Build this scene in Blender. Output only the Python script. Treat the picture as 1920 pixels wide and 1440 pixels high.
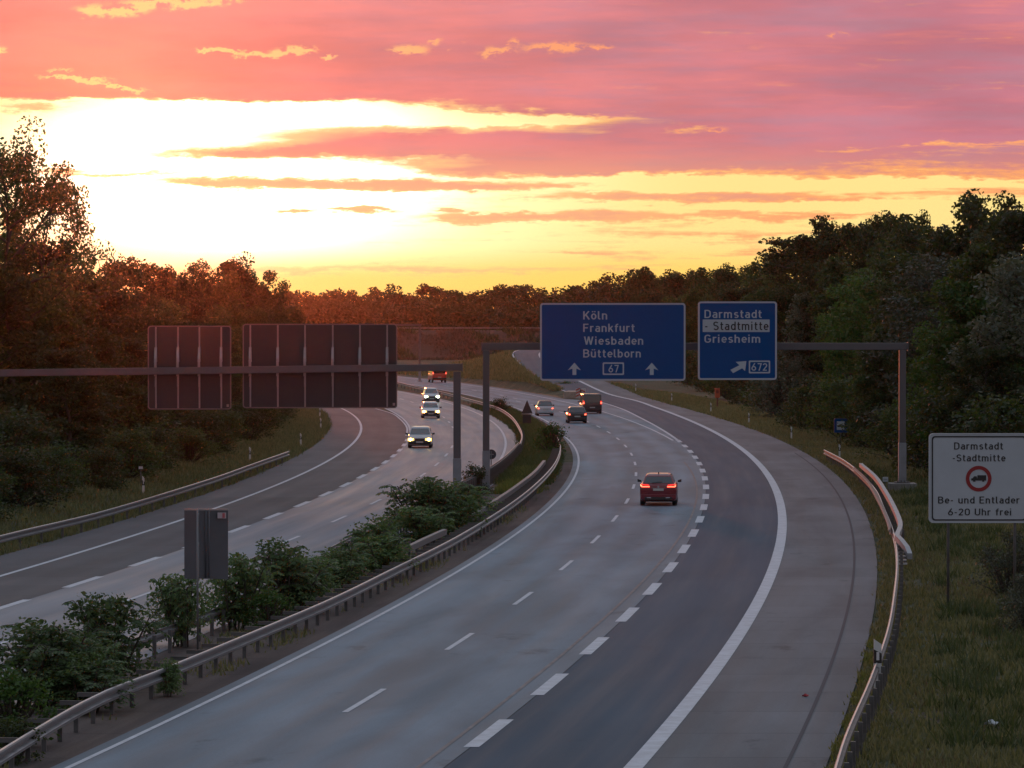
import bpy, bmesh, math, random
import numpy as np
from mathutils import Vector, Matrix

# ------------------------------------------------------------------ scene, camera, sky, sun
for o in list(bpy.data.objects):
    bpy.data.objects.remove(o)
SC = bpy.context.scene
COL = SC.collection
random.seed(7)
RNG = np.random.default_rng(7)

FPX, CAMH, HORIZON = 7590.0, 9.2, 600.0          # long lens on the road bridge, 9.2 m above the road
PITCH = math.atan(120.0 / FPX)
cam = bpy.data.cameras.new('camera')
cam.sensor_width = 36.0
cam.lens = FPX / 1920.0 * 36.0
cam.clip_start = 1.0
cam.clip_end = 20000.0
camo = bpy.data.objects.new('camera', cam)
camo.location = (0, 0, CAMH)
camo.rotation_euler = (math.radians(90) - PITCH, 0, 0)
COL.objects.link(camo)
SC.camera = camo

SC.view_settings.view_transform = 'Standard'
SC.view_settings.look = 'None'
SC.view_settings.exposure = 0.0
SC.view_settings.gamma = 1.0
SC.render.engine = 'CYCLES'
SC.cycles.max_bounces = 6
SC.cycles.diffuse_bounces = 3
SC.cycles.glossy_bounces = 3
SC.cycles.transmission_bounces = 3
SC.cycles.volume_bounces = 1
SC.cycles.transparent_max_bounces = 6
SC.cycles.sample_clamp_indirect = 4.0

SUN_AZ, SUN_EL = -5.4, 2.3                       # degrees: left of the road, just over the trees
DOME = 1.0


class NG:
    """small helper to write node maths"""
    def __init__(self, nt):
        self.nt = nt

    def node(self, t, **kw):
        n = self.nt.nodes.new(t)
        for k, v in kw.items():
            setattr(n, k, v)
        return n

    def put(self, sock, v):
        if isinstance(v, bpy.types.NodeSocket):
            self.nt.links.new(v, sock)
        elif v is not None:
            if hasattr(sock.default_value, '__len__') and len(sock.default_value) == 4 and len(v) == 3:
                v = (*v, 1.0)
            sock.default_value = v

    def m(self, op, a, b=None, c=None, clamp=False):
        n = self.node('ShaderNodeMath', operation=op, use_clamp=clamp)
        for s, v in zip(n.inputs, (a, b, c)):
            self.put(s, v)
        return n.outputs[0]

    def add(self, a, b): return self.m('ADD', a, b)
    def sub(self, a, b): return self.m('SUBTRACT', a, b)
    def mul(self, a, b): return self.m('MULTIPLY', a, b)

    def ss(self, v, lo, hi, a=0.0, b=1.0, mode='SMOOTHSTEP'):
        n = self.node('ShaderNodeMapRange', interpolation_type=mode, clamp=True)
        for s, x in zip(n.inputs, (v, lo, hi, a, b)):
            self.put(s, x)
        return n.outputs[0]

    def mix(self, f, a, b, blend='MIX'):
        n = self.node('ShaderNodeMix', data_type='RGBA', blend_type=blend)
        self.put(n.inputs[0], f)
        self.put(n.inputs[6], a)
        self.put(n.inputs[7], b)
        return n.outputs[2]

    def vec(self, x, y, z=0.0):
        n = self.node('ShaderNodeCombineXYZ')
        for s, v in zip(n.inputs, (x, y, z)):
            self.put(s, v)
        return n.outputs[0]

    def noise(self, vec, scale=1.0, detail=3.0, rough=0.5, dist=0.0):
        n = self.node('ShaderNodeTexNoise')
        self.put(n.inputs['Vector'], vec)
        n.inputs['Scale'].default_value = scale
        n.inputs['Detail'].default_value = detail
        n.inputs['Roughness'].default_value = rough
        n.inputs['Distortion'].default_value = dist
        return n.outputs[0]


def make_world():
    w = bpy.data.worlds.new('World')
    SC.world = w
    w.use_nodes = True
    nt = w.node_tree
    nt.nodes.clear()
    g = NG(nt)
    tc = g.node('ShaderNodeTexCoord')
    sep = g.node('ShaderNodeSeparateXYZ')
    nt.links.new(tc.outputs['Generated'], sep.inputs[0])
    x, y, z = sep.outputs
    # azimuth and elevation on the sky, unit = 0.755 degrees
    u = g.mul(g.m('ARCTAN2', x, y), 75.9)
    v = g.mul(g.m('ARCSINE', z), 75.9)
    n1 = g.sub(g.noise(g.vec(g.mul(u, .35), g.mul(v, 1.7), 3.1), 1.0, 4.0, .55), .5)
    n2 = g.sub(g.noise(g.vec(g.mul(u, 1.5), g.mul(v, 6.5), 9.7), 1.0, 5.0, .6), .5)
    n3 = g.sub(g.noise(g.vec(g.mul(u, .5), g.mul(v, 7.0), 5.3), 1.0, 4.0, .55), .5)
    n4 = g.sub(g.noise(g.vec(g.mul(u, 3.2), g.mul(v, 11.0), 2.2), 1.0, 5.0, .65), .5)
    vw = g.add(v, g.add(g.add(g.mul(n1, .34), g.mul(n2, .22)), g.mul(n4, .19)))
    uw = g.add(u, g.add(g.mul(n1, 1.6), g.mul(n2, 1.3)))

    def bump(px, py, sx, sy, a, slope=0.0, U=uw, V=vw):
        u0, v0 = (px - 960) / 100, (600 - py) / 100
        du = g.sub(U, u0)
        dv = g.sub(V, v0)
        if slope:
            dv = g.sub(dv, g.mul(du, slope))
        a1 = g.m('POWER', g.m('ABSOLUTE', g.mul(du, 100 / sx)), 2.6)
        a2 = g.m('POWER', g.m('ABSOLUTE', g.mul(dv, 100 / sy)), 2.0)
        e = g.m('EXPONENT', g.mul(g.add(a1, a2), -1.0))
        return g.mul(e, a)

    # cloud deck: its lower edge falls to the right
    vb = g.ss(u, -3.5, 8.5, 4.13, 2.78)
    wdt = g.ss(u, -3, 6, .07, .75, 'LINEAR')
    deck = g.ss(g.sub(vw, vb), g.mul(wdt, -1.0), wdt)
    T = deck
    for b in ((740, 222, 300, 11, -1.1), (1000, 224, 150, 8, -.9),
              (860, 268, 330, 26, 1.05, -.01), (1180, 282, 330, 30, .8), (560, 283, 240, 9, .85, .03),
              (1050, 316, 240, 12, .85), (1290, 300, 300, 22, .55),
              (680, 346, 330, 9, 1.0), (430, 348, 130, 6, .55), (900, 352, 160, 6, .55), (1230, 368, 230, 11, .6),
              (670, 394, 62, 5, .8), (545, 398, 34, 4, .55), (845, 394, 22, 4, .6),
              (1040, 408, 190, 8, .75), (930, 403, 90, 4, .5), (1420, 405, 200, 8, .5),
              (1560, 374, 330, 9, .5), (1500, 340, 330, 6, -.85), (1250, 333, 160, 6, -.7), (1680, 345, 200, 5, -.6),
              (1250, 355, 330, 6, -.4), (1780, 385, 260, 12, -.8), (1490, 392, 200, 8, -.55), (1640, 280, 420, 4, -.42, .035),
              (1290, 243, 60, 5, -.45), (60, 205, 60, 9, .5), (120, 322, 50, 6, .45), (180, 332, 160, 4, .35),
              (1500, 435, 300, 8, .25), (700, 505, 400, 8, .3), (1100, 475, 60, 4, .4)):
        T = g.add(T, bump(*b))
    n5 = g.sub(g.noise(g.vec(g.mul(u, .9), g.mul(v, 15.0), 7.7), 1.0, 4.0, .6), .5)
    T = g.add(T, g.mul(g.add(g.mul(n3, 1.15), g.add(g.mul(n4, .6), g.mul(n5, .7))), g.ss(u, -6, 6, .16, 1.0)))
    T = g.m('MINIMUM', g.m('MAXIMUM', T, 0.0), 1.0)

    # clear gap below the deck: white-hot round the hidden sun, yellow and orange away from it
    gx = g.m('POWER', g.mul(g.add(u, 5.2), 1 / 5.9), 2.0)
    gy = g.m('POWER', g.mul(g.sub(v, 2.75), 1 / 2.3), 2.0)
    glow = g.m('EXPONENT', g.mul(g.add(gx, gy), -1.0))
    clear = g.mix(g.ss(v, .35, 1.5), (1.06, .56, .10), (1.06, .80, .29))
    clear = g.mix(g.ss(glow, .05, .55), clear, (1.3, 1.14, .58))
    clear = g.mix(g.ss(glow, .42, .9), clear, (2.4, 2.2, 1.6))
    clear = g.mix(g.mul(g.ss(v, 1.5, .7), g.ss(u, -9, -3, .2, .85)), clear, (1.15, .72, .16))
    # cloud colours
    cl = g.mix(g.ss(u, -9, 1), (1.0, .285, .20), (.76, .235, .235))
    cl = g.mix(g.ss(u, 0, 9), cl, (.58, .20, .255))
    cl = g.mix(g.ss(v, 4.2, 6.6), cl, g.mix(g.ss(u, -9, 7), (.96, .30, .24), (.62, .215, .265)))
    lav = g.noise(g.vec(g.mul(u, .28), g.mul(v, 2.6), 8.0), 1.0, 5.0, .6)
    cl = g.mix(g.mul(g.ss(lav, .42, .68), g.ss(u, -6, 5, .1, .75)), cl, (.50, .235, .30))
    cl = g.mix(g.mul(g.ss(lav, .46, .30), g.ss(v, 2.4, 4.4, .1, .55)), cl, (.86, .255, .22))
    low = g.mix(g.ss(u, -6, 8), (1.05, .56, .27), (.86, .34, .20))
    cl = g.mix(g.ss(v, 3.5, 2.0), cl, low)
    fringe = g.mix(g.ss(u, -4, 8), (1.08, .62, .28), (1.0, .40, .15))
    col = g.mix(g.ss(T, 0, .42), clear, fringe)
    col = g.mix(g.ss(T, .3, .85), col, cl)
    # soft brighter and darker swathes of the deck
    sw = g.noise(g.vec(g.mul(u, .22), g.mul(v, 1.1), 1.0), 1.0, 4.0, .55)
    swc = g.ss(sw, .3, .7, .88, 1.1)
    col = g.mix(g.mul(g.ss(v, 2.6, 3.6), 1.0), col, g.mix(1.0, col, g.vec(swc, swc, swc), 'MULTIPLY'))
    # small low clouds under the deck, lit from below
    E = None
    nf = g.noise(g.vec(g.mul(u, 3.4), g.mul(v, 6.0), 4.4), 1.0, 5.0, .62)
    nq = g.sub(nf, .5)
    us, vs = g.add(u, g.mul(nq, .7)), g.add(v, g.mul(nq, .42))
    for b in ((215, 22, 62, 11, 1.3), (330, 8, 80, 10, 1.2), (425, 2, 40, 7, .8), (222, 16, 30, 5, -.9), (5, 100, 18, 7, .9),
              (415, 96, 42, 4.5, 1.2, -.05), (500, 103, 42, 6, 1.2), (560, 95, 36, 8, 1.2), (625, 104, 12, 4, .9),
              (150, 148, 70, 3.5, .9, -.06), (215, 163, 70, 4.5, 1.0, -.16), (120, 134, 30, 2, .6),
              (770, 94, 38, 9, 1.0), (815, 78, 16, 7, .8), (868, 82, 9, 3, .6), (840, 97, 6, 3, .6),
              (935, 97, 34, 11, .9), (968, 76, 9, 8, .6), (1045, 88, 62, 10, .9), (1130, 92, 26, 7, .7),
              (1572, 68, 22, 6, .65), (1420, 88, 22, 5, .3), (1345, 243, 26, 4, .6), (1275, 245, 20, 3, .5),
              (1830, 272, 80, 5, .4)):
        k = bump(*b, U=us, V=vs)
        E = k if E is None else g.add(E, k)
    E = g.mul(E, g.ss(nf, .30, .56))
    lit = g.mix(g.ss(u, -7, 2), (1.10, .66, .27), (1.0, .36, .17))
    col = g.mix(g.ss(E, .12, .75), col, lit)
    # beside the glow the horizon turns dull; above it the dusk dome
    aside = g.ss(g.m('ABSOLUTE', u), 13.0, 70.0)
    col = g.mix(aside, col, (.30, .20, .23))
    sky = g.node('ShaderNodeTexSky', sky_type='NISHITA', sun_disc=False)
    sky.sun_elevation = math.radians(SUN_EL)
    sky.sun_rotation = math.radians(SUN_AZ)
    dome = g.mix(g.ss(v, 7, 40), (.44, .30, .36), (.42, .45, .53))
    dome = g.mix(g.ss(v, 40, 110), dome, (.50, .58, .72))
    back = g.ss(y, .3, -.7, 1.0, .55)
    dome = g.mix(1.0, dome, g.vec(back, back, back), 'MULTIPLY')
    dome = g.mix(1.0, dome, (DOME, DOME, DOME), 'MULTIPLY')
    addn = g.node('ShaderNodeMix', data_type='RGBA', blend_type='ADD')
    addn.inputs[0].default_value = 0.1
    g.put(addn.inputs[6], dome)
    g.put(addn.inputs[7], sky.outputs[0])
    col = g.mix(g.ss(v, 6.0, 13.0), col, addn.outputs[2])
    col = g.mix(g.ss(v, -.3, -3), col, (.05, .045, .045))
    bg = g.node('ShaderNodeBackground')
    g.put(bg.inputs[0], col)
    bg.inputs[1].default_value = 1.0
    out = g.node('ShaderNodeOutputWorld')
    nt.links.new(bg.outputs[0], out.inputs[0])
    try:
        w.cycles.sampling_method = 'MANUAL'
        w.cycles.sample_map_resolution = 2048
    except Exception:
        pass


make_world()
sun = bpy.data.lights.new('sun', 'SUN')
sun.energy = 0.5
sun.angle = math.radians(2.5)
sun.color = (1.0, .17, .05)
suno = bpy.data.objects.new('sun', sun)
_sd = Vector((math.sin(math.radians(SUN_AZ)) * math.cos(math.radians(SUN_EL)),
              math.cos(math.radians(SUN_AZ)) * math.cos(math.radians(SUN_EL)), math.sin(math.radians(SUN_EL))))
suno.rotation_euler = _sd.to_track_quat('Z', 'Y').to_euler()
suno.location = (0, 0, 60)
COL.objects.link(suno)

# ------------------------------------------------------------------ positions


def at(px, py, Y):
    """the point seen at a photo pixel, at distance Y"""
    u, v = (px - 960) / FPX, (720 - py) / FPX
    dy = math.cos(PITCH) + v * math.sin(PITCH)
    t = Y / dy
    return Vector((u * t, Y, CAMH + t * (-math.sin(PITCH) + v * math.cos(PITCH))))


def flat(px, py, z=0.0):
    u, v = (px - 960) / FPX, (720 - py) / FPX
    d = Vector((u, math.cos(PITCH) + v * math.sin(PITCH), -math.sin(PITCH) + v * math.cos(PITCH)))
    t = (z - CAMH) / d.z
    return Vector((d.x * t, d.y * t, z))


def pxof(X, Y, z=0.0):
    dz = z - CAMH
    zc = Y * math.cos(PITCH) - dz * math.sin(PITCH)
    yc = Y * math.sin(PITCH) + dz * math.cos(PITCH)
    return 960 + FPX * X / zc, 720 - FPX * yc / zc


def poly(c, lo, hi):
    c = np.array(c, float)
    d = np.polyder(c)

    def fn(Y):
        Y = np.asarray(Y, float)
        t = np.clip(Y, lo, hi) / 100
        base = np.polyval(c, t)
        return base + np.polyval(d, t) * (Y / 100 - t) - 2.9 * (Y / 100 - t) ** 2
    return fn


# road lines: X as a function of the distance Y, in metres
R_LEFT = poly((-.136, -2.389, 17.076, -21.596), 60, 330)
R_LANE = poly((.027, -3.202, 18.242, -18.357), 60, 480)
R_EXIT = poly((.140, -3.652, 18.761, -14.534), 60, 310)
GORE_M = poly((-2.255, 12.835, -5.842), 300, 900)
L_RIGHT = poly((-2.93, 17.5, -26.6), 60, 900)
L_LANE = poly((.084, -3.678, 19.611, -32.353), 60, 470)
L_BLOCK = poly((-3.199, 18.633, -35.06), 60, 400)
L_LEFT = poly((-.077, -2.621, 17.079, -37.422), 60, 420)
L_PAVE = poly((.062, -3.733, 19.921, -42.377), 60, 420)
OLD = poly((-.438, -.971, 14.919, -13.405), 60, 265)
SEAM = poly((-.058, -2.38, 16.355, -6.295), 60, 280)


def curve(pts):
    """smooth curve (monotone cubic) through (Y, value) points"""
    p = np.array(pts, float)
    x, y = p[:, 0], p[:, 1]
    h = np.diff(x)
    dl = np.diff(y) / h
    m = np.empty(len(x))
    m[0], m[-1] = dl[0], dl[-1]
    m[1:-1] = (dl[:-1] * h[1:] + dl[1:] * h[:-1]) / (h[:-1] + h[1:])

    def fn(q):
        q = np.asarray(q, float)
        i = np.clip(np.searchsorted(x, q) - 1, 0, len(h) - 1)
        s = (q - x[i]) / h[i]
        r = ((2 * s**3 - 3 * s**2 + 1) * y[i] + (s**3 - 2 * s**2 + s) * h[i] * m[i]
             + (-2 * s**3 + 3 * s**2) * y[i + 1] + (s**3 - s**2) * h[i] * m[i + 1])
        r = np.where(q < x[0], y[0] + m[0] * (q - x[0]), r)
        return np.where(q > x[-1], y[-1] + m[-1] * (q - x[-1]), r)
    return fn


_thick = poly((.022, .022, -3.418, 18.474, -10.511), 60, 470)
_pave = poly((.088, -.747, -.555, 14.432, -4.781), 60, 470)
_rp = [(Y, float(_thick(Y))) for Y in range(40, 461, 30)]
R_THICK = curve(_rp + [(494, 11.2), (523, 8.8), (555, 6.2), (584, 4.6), (612, 4.2), (640, 5.0), (664, 6.8), (690, 10.5)])
R_PAVE = curve([(Y, float(_pave(Y))) for Y in range(40, 441, 25)] +
               [(470, 16.0), (500, 14.2), (523, 12.0), (555, 9.2), (584, 7.3), (612, 6.8), (640, 7.6), (664, 9.6), (690, 13.4)])
RAMP_L = curve([(Y, float(R_EXIT(Y))) for Y in range(40, 301, 30)] +
               [(349, 12.5), (379, 12.1), (421, 11.3), (450, 10.1), (481, 8.1), (500, 6.2), (524, 3.9), (550, 2.2), (574, 1.1),
                (612, .1), (643, .6), (664, 2.0), (690, 5.5)])
RAMP_Z = curve([(0, 0), (300, 0), (400, 0), (430, 0), (445, 0), (450, 0), (462, .03), (488, .25), (502, .6), (519, 1.15), (546, 2.05), (574, 3.0), (603, 3.8), (640, 4.25), (690, 4.5)])


def sstep(a, b, x):
    t = np.clip((np.asarray(x, float) - a) / (b - a), 0, 1)
    return t * t * (3 - 2 * t)


EMB_Y0, EMB_H = 940.0, 6.7


def terrain(x, y):
    x = np.asarray(x, float)
    y = np.asarray(y, float)
    yc = np.clip(y, 40, 690)
    rp = R_PAVE(yc)
    lp = L_PAVE(np.clip(y, 40, 900))
    rz = np.where(y < 690, RAMP_Z(yc), 4.5 * (1 - sstep(690, 760, y)))
    z = np.full(np.broadcast(x, y).shape, -.05)
    # right verge falls away, then rises under the wood
    d = x - rp
    right = -.05 + rz * (1 - sstep(1.5, 16, d)) - .80 * sstep(.8, 3.8, d) + .05 * np.clip(d - 13, 0, 60) * (d > 13)
    z = np.where(d > 0, right, z)
    # the ramp and the island between it and the main road
    rl = RAMP_L(yc)
    gm = GORE_M(np.clip(y, 300, 900)) + 2.0
    t = np.clip((x - gm) / np.maximum(rl - .6 - gm, .5), 0, 1)
    isl = -.05 + rz * t ** 1.2
    z = np.where((d <= 0) & (y > 440) & (x > gm), isl, z)
    # left bank
    dl = lp - x
    z = np.where(dl > 0, -.05 + .16 * np.clip(dl - 2.0, 0, 18) + .10 * sstep(.6, 2.5, dl), z)
    # far embankment carrying the crossing road, open where the motorway passes through
    e = EMB_H * sstep(EMB_Y0, EMB_Y0 + 24, y) * (1 - sstep(EMB_Y0 + 42, EMB_Y0 + 66, y))
    e = e * sstep(-72, -58, x)
    z = np.maximum(z, e - .05)
    return z


def H(x, y):
    return float(terrain(x, y))


def gnd(px, py):
    """the terrain point seen at a photo pixel"""
    z = 0.0
    for _ in range(12):
        p = flat(px, py, z)
        z = .5 * z + .5 * H(p.x, p.y)
    p = flat(px, py, z)
    return Vector((p.x, p.y, H(p.x, p.y)))


# ------------------------------------------------------------------ materials
MATS = {}


def mat(name, col, rough=.6, metal=0.0, spec=.5, emit=None, estr=0.0, var=0.0, vscale=3.0, coat=0.0):
    if name in MATS:
        return MATS[name]
    m = bpy.data.materials.new(name)
    m.use_nodes = True
    b = m.node_tree.nodes['Principled BSDF']
    b.inputs['Base Color'].default_value = (*col, 1)
    b.inputs['Roughness'].default_value = rough
    b.inputs['Metallic'].default_value = metal
    b.inputs['Specular IOR Level'].default_value = spec
    b.inputs['Coat Weight'].default_value = coat
    b.inputs['Coat Roughness'].default_value = .08
    if emit:
        b.inputs['Emission Color'].default_value = (*emit, 1)
        b.inputs['Emission Strength'].default_value = estr
    if var:
        g = NG(m.node_tree)
        tc = g.node('ShaderNodeTexCoord')
        n = g.noise(tc.outputs['Object'], vscale, 5, .6)
        f = g.ss(n, .25, .75, 1 - var, 1 + var)
        g.put(b.inputs['Base Color'], g.mix(1.0, (*col, 1), g.vec(f, f, f), 'MULTIPLY'))
        g.put(b.inputs['Roughness'], g.ss(n, .2, .8, max(.05, rough - .12), min(1, rough + .12)))
    MATS[name] = m
    return m


def road_mat(name, col, var=.18, joint=0.0, track=.10, rough=.55, brown=None, patch=.12, width=3.75, spec=.06):
    """weathered road: UV u = metres across, v = metres along"""
    m = bpy.data.materials.new(name)
    m.use_nodes = True
    nt = m.node_tree
    b = nt.nodes['Principled BSDF']
    g = NG(nt)
    uv = g.node('ShaderNodeUVMap')
    sp = g.node('ShaderNodeSeparateXYZ')
    nt.links.new(uv.outputs[0], sp.inputs[0])
    u, v = sp.outputs[0], sp.outputs[1]
    fine = g.noise(g.vec(u, v), 14.0, 4, .7)
    streak = g.noise(g.vec(g.mul(u, 1.6), g.mul(v, .035)), 1.0, 5, .6)
    blot = g.noise(g.vec(g.mul(u, .35), g.mul(v, .06)), 1.0, 5, .55, .4)
    f = g.ss(fine, .25, .75, 1 - var * .35, 1 + var * .35)
    f = g.mul(f, g.ss(streak, .25, .75, 1 - var * .55, 1 + var * .55))
    f = g.mul(f, g.ss(blot, .3, .7, 1 - var * .8, 1 + var * .8))
    # dark soaked or repaired patches
    pn = g.noise(g.vec(g.mul(u, .42), g.mul(v, .20), 4.0), 1.0, 5, .65)
    f = g.mul(f, g.ss(pn, .60, .72, 1.0, 1 - patch))
    # slightly polished wheel tracks
    ph = g.m('COSINE', g.mul(u, 4 * math.pi / width))
    f = g.mul(f, g.ss(ph, -1, 1, 1 + track * .5, 1 - track * .5, 'LINEAR'))
    if joint:
        saw = g.m('FRACT', g.mul(v, 1 / 5.0))
        ed = g.m('ABSOLUTE', g.sub(saw, .5))
        f = g.mul(f, g.ss(ed, .484, .494, 1.0, 1 - joint))
        slab = g.noise(g.vec(0.0, g.mul(g.m('FLOOR', g.mul(v, 1 / 5.0)), 7.13)), 1.0, 0)
        f = g.mul(f, g.ss(slab, .3, .7, .94, 1.06))
    base = col
    if brown:
        base = g.mix(g.ss(blot, .35, .65), (*col, 1), (*brown, 1))
    g.put(b.inputs['Base Color'], g.mix(1.0, base if brown else (*col, 1), g.vec(f, f, f), 'MULTIPLY'))
    g.put(b.inputs['Roughness'], g.ss(streak, .2, .8, rough + .05, rough + .25))
    b.inputs['Specular IOR Level'].default_value = spec
    bp = g.node('ShaderNodeBump')
    bp.inputs['Strength'].default_value = .25
    bp.inputs['Distance'].default_value = .01
    g.put(bp.inputs['Height'], fine)
    nt.links.new(bp.outputs[0], b.inputs['Normal'])
    MATS[name] = m
    return m


def leaf_mat(name, c1, c2, trans=.35, tint=(1.9, 1.7, .9)):
    m = bpy.data.materials.new(name)
    m.use_nodes = True
    nt = m.node_tree
    nt.nodes.clear()
    g = NG(nt)
    geo = g.node('ShaderNodeNewGeometry')
    oi = g.node('ShaderNodeObjectInfo')
    tc = g.node('ShaderNodeTexCoord')
    n = g.noise(tc.outputs['Object'], .8, 3, .6)
    f = g.add(g.mul(geo.outputs['Random Per Island'], .5), g.mul(n, .5))
    c = g.mix(g.ss(f, .25, .75), c1, c2)
    k = g.ss(oi.outputs['Random'], 0, 1, .7, 1.35, 'LINEAR')
    c = g.mix(1.0, c, g.vec(k, k, g.mul(k, .95)), 'MULTIPLY')
    d = g.node('ShaderNodeBsdfPrincipled')
    g.put(d.inputs['Base Color'], c)
    d.inputs['Roughness'].default_value = .55
    d.inputs['Specular IOR Level'].default_value = .25
    t = g.node('ShaderNodeBsdfTranslucent')
    g.put(t.inputs[0], g.mix(1.0, c, tint, 'MULTIPLY'))
    mx = g.node('ShaderNodeMixShader')
    mx.inputs[0].default_value = trans
    nt.links.new(d.outputs[0], mx.inputs[1])
    nt.links.new(t.outputs[0], mx.inputs[2])
    o = g.node('ShaderNodeOutputMaterial')
    nt.links.new(mx.outputs[0], o.inputs[0])
    MATS[name] = m
    return m


def ground_mat():
    m = bpy.data.materials.new('verge_grass')
    m.use_nodes = True
    b = m.node_tree.nodes['Principled BSDF']
    g = NG(m.node_tree)
    tc = g.node('ShaderNodeTexCoord')
    a = g.noise(tc.outputs['Object'], .22, 6, .6)
    c = g.noise(tc.outputs['Object'], 2.6, 6, .65)
    d = g.noise(tc.outputs['Object'], .06, 3, .5)
    col = g.mix(g.ss(a, .35, .65), (.052, .062, .038), (.090, .088, .058))
    col = g.mix(g.ss(d, .5, .68), col, (.082, .064, .050))
    k = g.ss(c, .25, .75, .6, 1.35)
    col = g.mix(1.0, col, g.vec(k, k, k), 'MULTIPLY')
    # the dry bank of the embankment
    sp = g.node('ShaderNodeSeparateXYZ')
    m.node_tree.links.new(tc.outputs['Object'], sp.inputs[0])
    dry = g.mul(g.ss(sp.outputs[1], 930, 948), .85)
    col = g.mix(dry, col, g.mix(g.ss(c, .3, .7), (.042, .030, .028), (.075, .052, .044)))
    g.put(b.inputs['Base Color'], col)
    b.inputs['Roughness'].default_value = .95
    b.inputs['Specular IOR Level'].default_value = .1
    bp = g.node('ShaderNodeBump')
    bp.inputs['Strength'].default_value = .8
    bp.inputs['Distance'].default_value = .12
    g.put(bp.inputs['Height'], c)
    m.node_tree.links.new(bp.outputs[0], b.inputs['Normal'])
    return m


M_GROUND = ground_mat()
M_LANE = road_mat('worn_asphalt', (.134, .174, .212), .24, 0, .18, .5, patch=.34)
M_EXIT = road_mat('dark_asphalt', (.047, .076, .108), .12, 0, .08, .55, patch=.12)
M_SHOULDER = road_mat('concrete', (.122, .134, .148), .24, .22, .0, .6, patch=.42)
M_BROWN = road_mat('brownish_concrete', (.094, .094, .102), .14, .2, .10, .58)
M_BLUE = road_mat('blue_grey_asphalt', (.116, .154, .196), .16, 0, .12, .36, spec=.12)
M_GREY_SH = road_mat('grey_shoulder', (.100, .100, .110), .15, .2, .0, .6)
M_STRIP = road_mat('median_paving', (.105, .088, .088), .5, .25, .0, .75, brown=(.085, .068, .060), patch=.35)
M_DRY = road_mat('dry_soil', (.22, .155, .105), .4, 0, 0, .95, brown=(.13, .10, .06), patch=.4, spec=.1)
M_WHITE = mat('road_paint', (.46, .48, .52), .75, spec=.1, var=.16, vscale=2.0)
M_WORN = mat('worn_road_paint', (.20, .18, .18), .8, spec=.1, var=.25, vscale=1.0)
M_TAR = mat('joint_tar', (.080, .082, .092), .9, spec=.05)
M_GALV = mat('galvanised_steel', (.125, .128, .135), .6, .1, var=.22, vscale=2.0)
M_LIP = mat('lit_edge_steel', (.36, .37, .39), .4, .6, var=.15, vscale=1.5)  # paler copy of the rail steel: sky light on its edges put into colour
M_GALVDULL = mat('dull_galvanised_steel', (.11, .105, .105), .6, .3, var=.25, vscale=3.0)
M_GANTRY = mat('grey_brown_gantry_paint', (.085, .078, .085), .5, .0, var=.10, vscale=1.5)
M_GANTRYLOW = mat('pale_gantry_paint', (.20, .205, .225), .55, .0, var=.12, vscale=2.0)
M_BACK = mat('sign_back_aluminium', (.030, .028, .033), .55, .2, var=.10, vscale=.7)
M_RIB = mat('sign_rib_aluminium', (.26, .25, .26), .38, .7)
M_BLUE_SIGN = mat('blue_sign_sheet', (.004, .060, .205), .7, spec=.12, var=.06, vscale=.5)
M_SIGNWHITE = mat('white_sign_sheet', (.41, .445, .49), .5, var=.05, vscale=1.0)
M_SIGNPALE = mat('pale_sign_sheet', (.36, .39, .43), .5, var=.05, vscale=1.0)
M_TEXTW = mat('white_lettering', (.40, .44, .48), .6, spec=.2)
M_FRAME = mat('sign_frame', (.36, .37, .42), .45)
M_BLACK = mat('black_print', (.012, .013, .016), .5)
M_RED = mat('red_print', (.25, .012, .016), .5)
M_CONC = mat('foundation_concrete', (.20, .185, .175), .85, var=.25, vscale=2.5)
M_BARK = mat('bark', (.05, .040, .032), .9, var=.3, vscale=4.0)
M_LEAF = leaf_mat('leaves', (.020, .038, .016), (.042, .066, .028), tint=(3.2, 2.6, 1.0))
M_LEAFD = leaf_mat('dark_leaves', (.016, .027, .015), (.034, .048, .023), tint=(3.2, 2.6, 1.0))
M_LEAFG = leaf_mat('silvery_leaves', (.050, .064, .052), (.088, .102, .084), .25)
M_LEAFB = leaf_mat('bright_leaves', (.026, .060, .014), (.050, .096, .026))
M_LEAFA = leaf_mat('frond_leaves', (.046, .086, .034), (.100, .150, .062), .3)
M_GRASS = leaf_mat('grass_blades', (.070, .080, .042), (.138, .134, .078), .3)
M_WEED = leaf_mat('yellow_green_weeds', (.070, .090, .026), (.125, .135, .045), .3)

# ------------------------------------------------------------------ mesh helpers


def tag(o, label=None, cat=None, group=None, kind=None):
    if label: o['label'] = label
    if cat: o['category'] = cat
    if group: o['group'] = group
    if kind: o['kind'] = kind
    return o


def thing(name, label, cat, loc=(0, 0, 0), rz=0.0, group=None):
    o = bpy.data.objects.new(name, None)
    o.empty_display_size = .3
    o.location = loc
    o.rotation_euler = (0, 0, rz)
    COL.objects.link(o)
    return tag(o, label, cat, group)


def link(name, me, parent=None, loc=None):
    o = bpy.data.objects.new(name, me)
    COL.objects.link(o)
    if parent is not None:
        o.parent = parent
    if loc is not None:
        o.location = loc
    return o


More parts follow.
